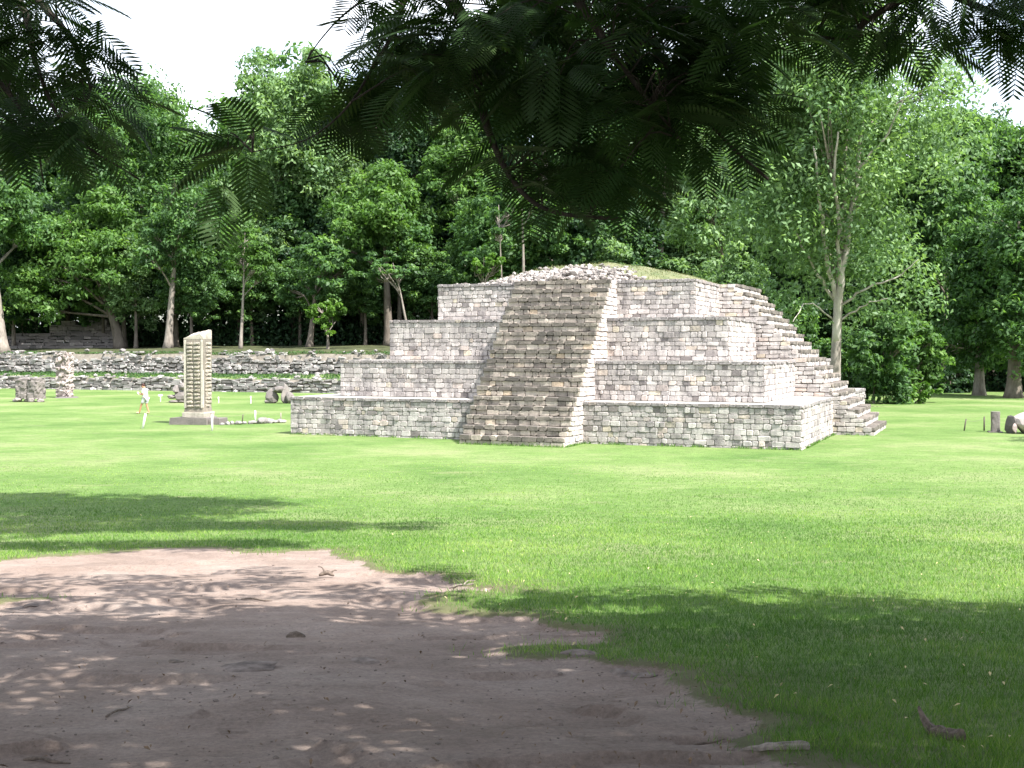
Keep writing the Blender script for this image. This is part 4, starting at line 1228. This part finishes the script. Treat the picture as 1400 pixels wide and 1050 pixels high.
A = lambda px, py, d: tuple(at(px, py, d))
shade_tree('shade_tree', 'big feathery leaved shade tree with dark branches hanging over the earth path', (7.5, -2.5), 0.42, 5.2,
    [([(4.5, 1.5, 7.2), (2.0, 5.0, 7.4), A(640, -110, 7.6), A(648, 60, 7.4), A(662, 160, 7.3), A(700, 245, 7.2), A(752, 288, 7.1), A(850, 300, 7.0)], 0.14, 0.012, True),
     ([(5.5, 2.0, 6.8), (3.5, 5.5, 6.9), A(855, -70, 7.9), A(900, 70, 7.8), A(985, 185, 7.6), A(1050, 245, 7.4)], 0.12, 0.010, True),
     ([(1.0, 3.0, 7.4), (-0.5, 5.5, 6.9), A(560, -40, 7.6), A(500, 110, 7.3), A(430, 185, 7.1), A(345, 208, 7.0)], 0.09, 0.003, True),
     ([(6.5, 3.0, 6.9), (5.5, 6.5, 7.2), A(1250, -10, 8.0), A(1170, 50, 7.9), A(1080, 45, 7.8), A(1040, 60, 7.8)], 0.10, 0.006, True),
     ([A(1250, -30, 8.2), A(1340, 10, 8.3), A(1400, 35, 8.3), A(1460, 70, 8.3)], 0.035, 0.006, False),
     ([A(560, -40, 7.6), A(480, 12, 7.5), A(440, 52, 7.5), A(418, 85, 7.5)], 0.010, 0.003, False),
     ([A(760, -40, 7.0), A(830, 60, 6.9), A(880, 130, 6.8), A(930, 190, 6.7)], 0.03, 0.006, False),
     ([(4.0, -4.0, 8.5), (0, -5, 9.2), (-4, -4, 8.8)], 0.16, 0.03, True),
     ([(7.0, 1.0, 8.5), (9.5, 4.0, 9.5), (11, 5.5, 9.5)], 0.16, 0.03, True)],
    [([(430, 150), (500, 50), (590, -20), (760, -40), (1040, -40), (1030, 60), (980, 110), (900, 130), (800, 140), (700, 130), (640, 100), (570, 115), (480, 150)], 112, 6.2, 8.6, 6),
     ([(640, 225), (740, 215), (840, 200), (880, 225), (850, 255), (760, 258), (680, 250)], 15, 6.4, 7.6, 5),
     ([(880, 120), (980, 110), (1020, 165), (980, 190), (900, 200), (870, 180)], 18, 6.4, 7.8, 5),
     ([(300, 205), (335, 190), (360, 205), (335, 222)], 3, 6.9, 7.2, 4),
     ([(1050, -20), (1240, -40), (1300, 20), (1250, 45), (1180, 45), (1110, 30)], 22, 7.4, 8.6, 6),
     ([(1300, -30), (1420, -10), (1430, 60), (1345, 35)], 11, 7.8, 8.6, 5),
     ([(470, -20), (540, -20), (520, 0), (480, 2)], 3, 7.3, 7.6, 4)],
    [((3.5, 2.0, 9.0), (9.5, 7.3, 1.7), 900, 5), ((9.5, 2.8, 8.8), (6.0, 5.0, 2.0), 230, 5), ((-5.5, -1.0, 8.6), (6, 6, 2.2), 150, 5), ((-0.5, -3.5, 8.4), (6, 4, 2.0), 90, 5), ((0.3, 10.2, 8.8), (4.2, 1.8, 0.8), 22, 5)], 21)
shade_tree('shade_tree', 'leafy shade tree reaching in over the far edge of the earth path', (-13.5, 9.5), 0.36, 6.0,
    [([(-9.5, 9.5, 7.6), A(-60, -60, 8.6), A(25, 0, 8.5), A(50, 90, 8.4), A(95, 180, 8.3), A(190, 245, 8.2)], 0.12, 0.007, True),
     ([A(25, -30, 8.6), A(95, 50, 8.4), A(122, 110, 8.3), A(118, 140, 8.2)], 0.03, 0.006, False),
     ([A(-40, 60, 8.4), A(40, 170, 8.3), A(60, 250, 8.2)], 0.02, 0.006, False),
     ([(-10.5, 13, 9.8), (-6.5, 17.0, 12.8), (-2, 17.6, 13.8), (4, 17.3, 13.4)], 0.16, 0.02, True),
     ([(-11.5, 12, 9.6), (-5.5, 13.6, 12.4), (1.5, 13.6, 12.6)], 0.13, 0.02, True),
     ([(-6.5, 17.0, 12.8), (-4.5, 20.5, 13.7), (0.5, 22.0, 13.7)], 0.06, 0.02, False),
     ([(-13, 14, 9.8), (-11.5, 19, 11.5)], 0.14, 0.03, True)],
    [([(-60, -50), (60, -50), (85, 30), (120, 75), (130, 130), (150, 175), (100, 190), (50, 185), (-60, 175)], 46, 7.4, 9.2, 6),
     ([(90, 20), (110, 15), (140, 90), (120, 100)], 3, 8.0, 8.5, 4)],
    [((-5.5, 18.8, 13.8), (7.0, 5.0, 0.9), 400, 6), ((-1.5, 22.0, 13.6), (3.4, 0.8, 0.4), 40, 6), ((2.0, 17.2, 13.4), (3.2, 0.8, 0.4), 48, 6), ((0.3, 13.6, 12.4), (2.8, 0.55, 0.4), 26, 6), ((-14.5, 12, 9.5), (4.0, 4.5, 2.2), 70, 6)], 22)

# ------------------------------------------------------------------ grass blades
def blades(name, label, P, h, w, mat, tn, rng, parent=None):
    n = len(P)
    a = rng.uniform(0, 6.283, n); ax = np.stack([np.cos(a), np.sin(a), np.zeros(n)], 1)
    lean = rng.normal(0, 0.45, (n, 2))
    tip = P + np.column_stack([lean * h[:, None], h])
    V = np.stack([P - ax * w[:, None] * 0.5, P + ax * w[:, None] * 0.5, tip], 1).reshape(-1, 3)
    F = np.arange(3 * n).reshape(-1, 3)
    T = np.repeat(np.stack([tn, np.zeros(n)], 1), 3, 0)
    o = add(name, mesh_np(name, V, F, mat, T), parent); tag(o, label, None, None, 'stuff')
    return o
M['blade'] = leaf_material('grass_blade', (0.046, 0.125, 0.010), (0.118, 0.245, 0.030), (0.275, 0.37, 0.10), rough=0.5, trans=0.35, spec=0.25, upright=True)
M['dry_blade'] = leaf_material('dry_grass_blade', (0.08, 0.11, 0.035), (0.14, 0.15, 0.065), (0.24, 0.22, 0.12), trans=0.3)
rng = np.random.default_rng(9)
def sample_lawn(n, d0, d1):
    y = d0 * (d1 / d0) ** rng.random(n)
    x = rng.uniform(-0.5, 0.5, n) * y * 0.98 + rng.uniform(-0.4, 0.4, n)
    return x, y
x, y = sample_lawn(500000, 5.0, 48)
da = dirt_amount(x, y)
th = sstep(0.05, -0.25, da + 0.35 * (fbm(x * 2, y * 2, 5, 3) - 0.5))
keep = (rng.random(len(x)) < 0.03 * (da < 0.25) + 0.97 * th)
keep &= rng.random(len(x)) < 1 - 0.85 * sstep(26, 48, y)
x, y = x[keep], y[keep]
ca, sa = math.cos(-PY_TH), math.sin(-PY_TH)
lu = (x - 10.56) * ca - (y - 43.2) * sa; lv = (x - 10.56) * sa + (y - 43.2) * ca
ok = ~((lu > -BASE - 0.05) & (lu < 0.05) & (lv > -0.05)) & ~((lu > -12.8) & (lu < -8.4) & (lv > -2.12))
x, y = x[ok], y[ok]
z = ground_z(x, y) + 0.03 * (fbm(x * 2.5, y * 2.5, 23, 3) - 0.5) * sstep(30, 12, y) - 0.015
pat = fbm(x * 0.5, y * 0.5, 61, 4)
tuft = fbm(x * 3.2, y * 3.2, 62, 3)
h = (0.028 + 0.040 * rng.random(len(x)) + 0.05 * np.clip(tuft - 0.45, 0, 1)) * (1 - 0.6 * sstep(18, 48, y))
w = 0.0055 * np.clip(y / 8.0, 0.8, 6.0) * rng.uniform(0.7, 1.3, len(x))
tn = np.clip(0.42 + 0.55 * (fbm(x * 0.16, y * 0.16, 66, 3) - 0.5) + 1.1 * (pat - 0.5) + 0.5 * (tuft - 0.5) + rng.normal(0, 0.26, len(x)), 0, 1)
blades('lawn_grass', 'short mown green grass covering the plaza', np.column_stack([x, y, z]), h, w, M['blade'], tn, rng)
# longer tufts where the mower cannot reach, along the foot of the pyramid
pu, pv = [], []
for (u0, v0, u1, v1, k) in ((-BASE, -0.07, -12.8, -0.07, 900), (-8.4, -0.07, 0, -0.07, 900), (-12.8, -2.2, -8.4, -2.2, 450), (0.07, 0, 0.07, 8.7, 700), (-8.36, -2.1, -8.36, 0, 200), (0, 8.7, 1.7, 8.66, 200)):
    t = rng.random(k); gate = fbm(t * 14 + u0, t * 0 + v0, 44, 3) > 0.42; t = t[gate]
    pu.append(u0 + (u1 - u0) * t + rng.normal(0, 0.03, len(t))); pv.append(v0 + (v1 - v0) * t + rng.normal(0, 0.03, len(t)))
pu, pv = np.concatenate(pu), np.concatenate(pv)
c_, s_ = math.cos(PY_TH), math.sin(PY_TH)
P = np.column_stack([10.56 + pu * c_ - pv * s_, 43.2 + pu * s_ + pv * c_, np.full(len(pu), -0.01)])
blades('edge_grass', 'longer grass tufts along the foot of the pyramid walls', P, rng.uniform(0.04, 0.15, len(pu)), np.full(len(pu), 0.025), M['blade'], rng.uniform(0, 0.7, len(pu)), rng)
n = 5200
u = rng.uniform(-16, -5.6, n); v = rng.uniform(5.6, 12, n)
keep = (v > 6.6 + 0.8 * rng.random(n)) | (u > -8.0) | (u < -14.6)
u, v = u[keep], v[keep]
P = np.column_stack([u, v, [mound_z(a, b) - 0.03 for a, b in zip(u, v)]])
blades('mound_grass', None, P, rng.uniform(0.04, 0.14, len(u)), np.full(len(u), 0.04), M['dry_blade'], rng.uniform(0, 1, len(u)), rng, pyr)

# fallen leaves on lawn and earth
def litter(name, label, x, y, size, mat, lift=0.012):
    n = len(x)
    z = ground_z(x, y) + lift
    Nm = unit(n, rng) * 0.35 + np.array([0, 0, 1.0]); Nm /= np.linalg.norm(Nm, axis=1)[:, None]
    V, F, T = leaf_quads(np.column_stack([x, y, z]), Nm, size, rng, 0.5, np.stack([rng.random(n), np.zeros(n)], 1))
    tag(add(name, mesh_np(name, V, F, mat, T)), label, 'leaves', kind='stuff')
x, y = sample_lawn(420, 5.2, 40); k = dirt_amount(x, y) < -0.1
litter('yellow_leaf_litter', 'scattered small yellowed leaves lying on the grass', x[k], y[k], 0.032, M['yellowleaf'], 0.045)
x, y = sample_lawn(3200, 5.2, 15); dd = dirt_amount(x, y)
k = (np.abs(dd) < 0.45) & (fbm(x * 1.3, y * 1.3, 88, 3) > 0.45) | ((dd > 0.2) & (rng.random(len(x)) < 0.3))
litter('brown_leaf_litter', 'small brown dead leaves and crumbs strewn over the earth path', x[k], y[k], (0.012 + 0.03 * rng.random(int(k.sum())) ** 2)[:, None], M['dryleaf'], -0.004)

def gz(x, y):      # finished ground surface, worn earth included
    iy = int(np.clip(np.searchsorted(gy, y), 1, ny - 1)); ix = int(np.clip(np.searchsorted(gx, x), 1, nx - 1))
    return float(GZ[iy, ix])
# sticks, wood and half-buried stones on the path
def stick(px0, py0, px1, py1, r, mat, label, name='stick', bend=0.04, fork=False):
    a, b = on_ground(px0, py0), on_ground(px1, py1)
    a[2] = gz(a[0], a[1]) + r * 0.7; b[2] = gz(b[0], b[1]) + r * 0.7
    L = np.linalg.norm(b - a)
    m1 = a * 0.65 + b * 0.35 + v3(0, bend * L, r); m2 = a * 0.3 + b * 0.7 + v3(0, -bend * L, r * 0.4)
    c = bez([a, m1, m2, b], 5)
    mb = MB(); mb.tube(c, r * np.interp(np.linspace(0, 1, len(c)), [0, 0.1, 0.7, 1], [0.8, 1.0, 0.8, 0.35]) * np.array([RNG.uniform(0.85, 1.15) for _ in c]), 7)
    if fork:
        q = c[len(c) // 2]; mb.tube(bez([q, q + v3(0.05, 0.1, 0.03), q + v3(0.14, 0.17, 0.02)], 3), np.linspace(r * 0.6, r * 0.25, 7), 5)
    o = mb.build(name, M[mat], None, True, tuple(c[0])); tag(o, label, 'stick'); return o
stick(32, 1017, 96, 1024, 0.010, 'deadwood', 'thin dark straight twig lying on the bare earth', bend=0.03)
stick(145, 967, 182, 953, 0.008, 'deadwood', 'short slanting twig lying among light patches on the earth')
stick(936, 1004, 990, 1003, 0.007, 'deadwood', 'fine twig on the earth near the weathered wood piece')
stick(615, 797, 648, 799, 0.016, 'deadwood_grey', 'small stick at the tip where the earth meets the lawn', fork=True)
stick(330, 812, 372, 815, 0.010, 'deadwood', 'thin stick on the sunlit part of the earth path')

def plank(label, px0, py0, px1, py1, w, hgt, mat, name='wood_piece', upturn=0):
    a, b = on_ground(px0, py0), on_ground(px1, py1)
    L = np.linalg.norm(b - a); d = (b - a) / L; s = np.cross(v3(0, 0, 1), d)
    n = 9; V = []; F = []
    for i in range(n):
        t = i / (n - 1); c = a + (b - a) * t; zz = gz(c[0], c[1]) + 0.004 + upturn * max(0, 0.35 - t) ** 1.4
        ww = w * (0.25 + 0.75 * min(1, t * 2.4)) * RNG.uniform(0.85, 1.1); h_ = hgt * RNG.uniform(0.7, 1.1) * (0.4 + 0.6 * min(1, t * 2.2))
        for (sx, hz) in ((-1, 0), (-0.9, 0.7), (-0.2, 1.0), (0.5, 0.85), (1, 0.3), (1, 0)):
            p_ = c + s * sx * ww / 2; V.append((p_[0], p_[1], zz + hz * h_))
    for i in range(n - 1):
        for k in range(6):
            q_, q2 = i * 6 + k, i * 6 + (k + 1) % 6; F.append((q_, q2, q2 + 6, q_ + 6))
    F += [tuple(range(5, -1, -1)), tuple((n - 1) * 6 + k for k in range(6))]
    mb = MB(); mb.put(V, F); o = mb.build(name, M[mat], None, False, tuple(a)); tag(o, label, 'wood'); return o
plank('flat grey weathered piece of wood at the edge of the shaded grass', 1015, 1023, 1106, 1024, 0.07, 0.035, 'deadwood_grey')
plank('dark curled piece of bark lying in the shaded grass', 1256, 1000, 1314, 1014, 0.09, 0.06, 'deadwood', 'bark_piece', 0.5)
for (px, py, sx, sy, sz, lab) in ((405, 864, 0.10, 0.08, 0.055, 'small dark stone lying alone on the earth path'), (18, 826, 0.20, 0.16, 0.05, 'flat stone beside the small grass tuft on the path'),
        (52, 823, 0.15, 0.12, 0.04, 'smaller flat stone just right of the grass tuft stone'), (790, 893, 0.16, 0.10, 0.035, 'low stone half buried at the grass tongue'),
        (850, 912, 0.15, 0.10, 0.04, 'grey stone half buried where turf meets earth'), (880, 914, 0.10, 0.07, 0.025, 'little stone beside the half buried grey stone'),
        (330, 910, 0.30, 0.14, 0.035, 'long flat rock ledge breaking through the earth'), (240, 903, 0.10, 0.06, 0.03, 'small dark lump of rock on the path'),
        (500, 900, 0.16, 0.10, 0.025, 'flat buff rock surfacing in the middle of the path')):
    p = on_ground(px, py)
    mb = MB(); V = rock_v((sx, sy, sz), IC2V, 0.3); mb.put(V, IC2F, (RNG.random(), 0.2))
    o = mb.build('stone', M['path_rock'] if 'dark' not in lab else M['deadwood'], None, False); o.location = (p[0], p[1], gz(p[0], p[1]) - sz * 0.15); tag(o, lab, 'stone')
# pebbles and clods
mb = MB()
for i in range(2600):
    y_ = 5.0 * (17 / 5.0) ** RNG.random(); x_ = RNG.uniform(-0.5, 0.5) * y_ * 0.95
    if float(dirt_amount(np.array([x_]), np.array([y_]))[0]) < 0.02: continue
    s = RNG.uniform(0.004, 0.012) * (2.0 if RNG.random() < 0.05 else 1)
    mb.put(rock_v((s, s, s * 0.6)) + v3(x_, y_, gz(x_, y_) + s * 0.2), ICF, (RNG.random(), 0))
tag(mb.build('pebbles', M['path_rock'], None), 'small pebbles and clods scattered on the bare earth', 'pebbles', kind='stuff')
# seed pod lying on the lit earth
p = on_ground(447, 786)
mb = MB(); base = v3(p[0], p[1], gz(p[0], p[1]) + 0.03)
mb.tube(bez([base + v3(-0.10, 0, 0.0), base + v3(0, 0.02, 0.03), base + v3(0.09, -0.02, 0.0)], 5), [0.012, .02, .026, .028, .03, .03, .03, .028, .024, .018, .01], 7)
mb.tube(bez([base + v3(-0.02, 0, 0.03), base + v3(-0.07, 0.05, 0.09), base + v3(-0.12, 0.04, 0.10)], 3), np.linspace(0.012, 0.004, 7), 5)
mb.tube(bez([base + v3(0.04, 0, 0.03), base + v3(0.09, 0.03, 0.06), base + v3(0.12, 0.04, 0.05)], 3), np.linspace(0.012, 0.004, 7), 5)
tag(mb.build('seed_pod', M['deadwood'], None, True, tuple(base)), 'dark broken seed pod lying on the sunlit earth near the lawn', 'seed pod')

# ------------------------------------------------------------------ the walking person
def skin_mesh(name, pts, edges, radii, mat, root_i=0, sub=2):
    me = bpy.data.meshes.new(name); me.from_pydata(pts, edges, [])
    o = bpy.data.objects.new(name, me); COL.objects.link(o)
    md = o.modifiers.new('skin', 'SKIN'); md.use_smooth_shade = True
    sv = me.skin_vertices[0].data
    for i, r in enumerate(radii):
        sv[i].radius = (r, r) if not isinstance(r, tuple) else r
        sv[i].use_root = (i == root_i)
    sb = o.modifiers.new('sub', 'SUBSURF'); sb.levels = sub; sb.render_levels = sub
    dg = bpy.context.evaluated_depsgraph_get()
    m2 = bpy.data.meshes.new_from_object(o.evaluated_get(dg))
    m2.name = name
    bpy.data.objects.remove(o); bpy.data.meshes.remove(me)
    m2.materials.clear(); m2.materials.append(mat)
    return m2
pp = on_ground(199, 566)
per = empty('person', (pp[0], pp[1], 0), math.radians(180 - 12))     # walks to the left; its own +X is forward
tag(per, 'person in white top and pale shorts walking over the lawn, head lowered over something held', 'person')
per.scale = (1.0, 1.0, 1.0)
pts = [(0, 0, 0.93), (0.01, 0, 1.12), (0.03, 0, 1.34), (0.06, 0, 1.47), (0.13, 0, 1.57), (0.16, 0, 1.66),
       # front leg (stepping forward), rear leg
       (0.02, 0.09, 0.86), (0.22, 0.09, 0.50), (0.33, 0.09, 0.10), (0.37, 0.09, 0.05), (0.50, 0.09, 0.04),
       (-0.01, -0.09, 0.86), (-0.03, -0.09, 0.48), (-0.16, -0.09, 0.10), (-0.15, -0.09, 0.05), (-0.02, -0.09, 0.035),
       # arms bent, hands together before the chest
       (0.03, 0.19, 1.38), (0.06, 0.22, 1.10), (0.30, 0.10, 1.17), (0.36, 0.06, 1.19),
       (0.03, -0.19, 1.38), (0.06, -0.22, 1.10), (0.30, -0.10, 1.15), (0.36, -0.06, 1.17)]
edges = [(0, 1), (1, 2), (2, 3), (3, 4), (4, 5), (0, 6), (6, 7), (7, 8), (8, 9), (9, 10), (0, 11), (11, 12), (12, 13), (13, 14), (14, 15),
         (2, 16), (16, 17), (17, 18), (18, 19), (2, 20), (20, 21), (21, 22), (22, 23)]
radii = [0.13, 0.12, 0.14, 0.055, 0.10, 0.09, 0.09, 0.06, 0.042, 0.045, 0.03, 0.09, 0.06, 0.042, 0.045, 0.03,
         0.06, 0.045, 0.035, 0.04, 0.06, 0.045, 0.035, 0.04]
# fingers
for (w, s) in ((19, 1), (23, -1)):
    bx_, by_, bz_ = pts[w]
    for k in range(4):
        i0 = len(pts); L = (0.065, 0.078, 0.072, 0.055)[k]
        pts += [(bx_ + 0.03, by_ + s * 0.0, bz_ + 0.03 - 0.02 * k), (bx_ + 0.03 + L * 0.6, by_ - s * 0.015, bz_ + 0.03 - 0.02 * k), (bx_ + 0.03 + L * 0.8, by_ - s * 0.045, bz_ + 0.028 - 0.02 * k)]
        edges += [(w, i0), (i0, i0 + 1), (i0 + 1, i0 + 2)]; radii += [0.010, 0.009, 0.008]
    i0 = len(pts); pts += [(bx_ + 0.0, by_ - s * 0.03, bz_ + 0.045), (bx_ + 0.035, by_ - s * 0.05, bz_ + 0.05)]; edges += [(w, i0), (i0, i0 + 1)]; radii += [0.011, 0.010]
add('body', skin_mesh('body', pts, edges, radii, M['skin']), per)
def garment(name, idx, eds, rad, mat, tweak=()):
    p_ = [pts[i] for i in idx]; e_ = [(idx.index(a), idx.index(b)) for a, b in eds]
    for (i, q_) in tweak: p_[idx.index(i)] = q_
    add(name, skin_mesh(name, p_, e_, rad, mat), per)
garment('shirt', [1, 0, 2, 3, 16, 17, 20, 21], [(0, 1), (1, 2), (2, 3), (2, 16), (16, 17), (2, 20), (20, 21)], [0.165, 0.17, 0.165, 0.075, 0.085, 0.07, 0.085, 0.07], M['shirt'], ((0, (0.0, 0, 0.90)), (17, (0.055, 0.215, 1.17)), (21, (0.055, -0.215, 1.17))))
garment('shorts', [0, 6, 7, 11, 12], [(0, 6), (6, 7), (0, 11), (11, 12)], [0.15, 0.115, 0.095, 0.115, 0.095], M['shorts'], ((7, (0.17, 0.09, 0.58)), (12, (-0.025, -0.09, 0.56))))
for (s, a, b) in ((1, (0.34, 0.09, 0.05), (0.53, 0.09, 0.045)), (-1, (-0.18, -0.09, 0.05), (0.01, -0.09, 0.04))):
    mb = MB(); c = bez([a, (np.array(a) + b) / 2 + v3(0, 0, 0.012), b], 4); mb.tube(c, np.interp(np.linspace(0, 1, len(c)), [0, .15, .6, .9, 1], [.03, .052, .05, .045, .02]), 8); mb.build('shoe', M['shoe'], per, True)
hv = IC2V.copy() * np.array([0.112, 0.092, 0.12]); hv = hv[:, :]
mb = MB(); hv2 = hv + v3(0.135, 0, 1.645); low = hv[:, 2] < -0.01 - 0.6 * (-hv[:, 0]); hv2[low & (hv[:, 0] > 0)] = (np.array([0.15, 0, 1.63]) + (hv2[low & (hv[:, 0] > 0)] - np.array([0.15, 0, 1.63])) * 0.72)
mb.put(hv2, IC2F); mb.build('hair', M['hair'], per, True)
for s in (-1, 1):
    mb = MB(); mb.put(ICV * np.array([0.02, 0.012, 0.03]) + v3(0.14, s * 0.098, 1.60), ICF); mb.build('ear', M['skin'], per, True)
    mb = MB(); mb.put(ICV * np.array([0.008, 0.013, 0.008]) + v3(0.245, s * 0.035, 1.61), ICF); mb.build('eye', M['hair'], per, True)
mb = MB(); mb.put(ICV * np.array([0.026, 0.014, 0.022]) + v3(0.255, 0, 1.575), ICF); mb.build('nose', M['skin'], per, True)
mb = MB(); mb.put(ICV * np.array([0.008, 0.024, 0.006]) + v3(0.235, 0, 1.535), ICF); mb.build('mouth', M['pink_tuff'], per, True)
mb = MB()
c, s = math.cos(per.rotation_euler.z), math.sin(per.rotation_euler.z)
def pw(v): return (pp[0] + v[0] * c - v[1] * s, pp[1] + v[0] * s + v[1] * c, v[2])
V = [pw(q_) for q_ in ((0.36, -0.11, 1.12), (0.36, 0.11, 1.12), (0.46, 0.11, 1.26), (0.46, -0.11, 1.26), (0.375, -0.11, 1.11), (0.375, 0.11, 1.11), (0.475, 0.11, 1.25), (0.475, -0.11, 1.25))]
mb.put(V, [(0, 1, 2, 3), (7, 6, 5, 4), (0, 4, 5, 1), (1, 5, 6, 2), (2, 6, 7, 3), (3, 7, 4, 0)])
tag(mb.build('folded_sheet', M['white_paint'], None, False, V[0]), 'small white folded sheet held by the walking person', 'paper')
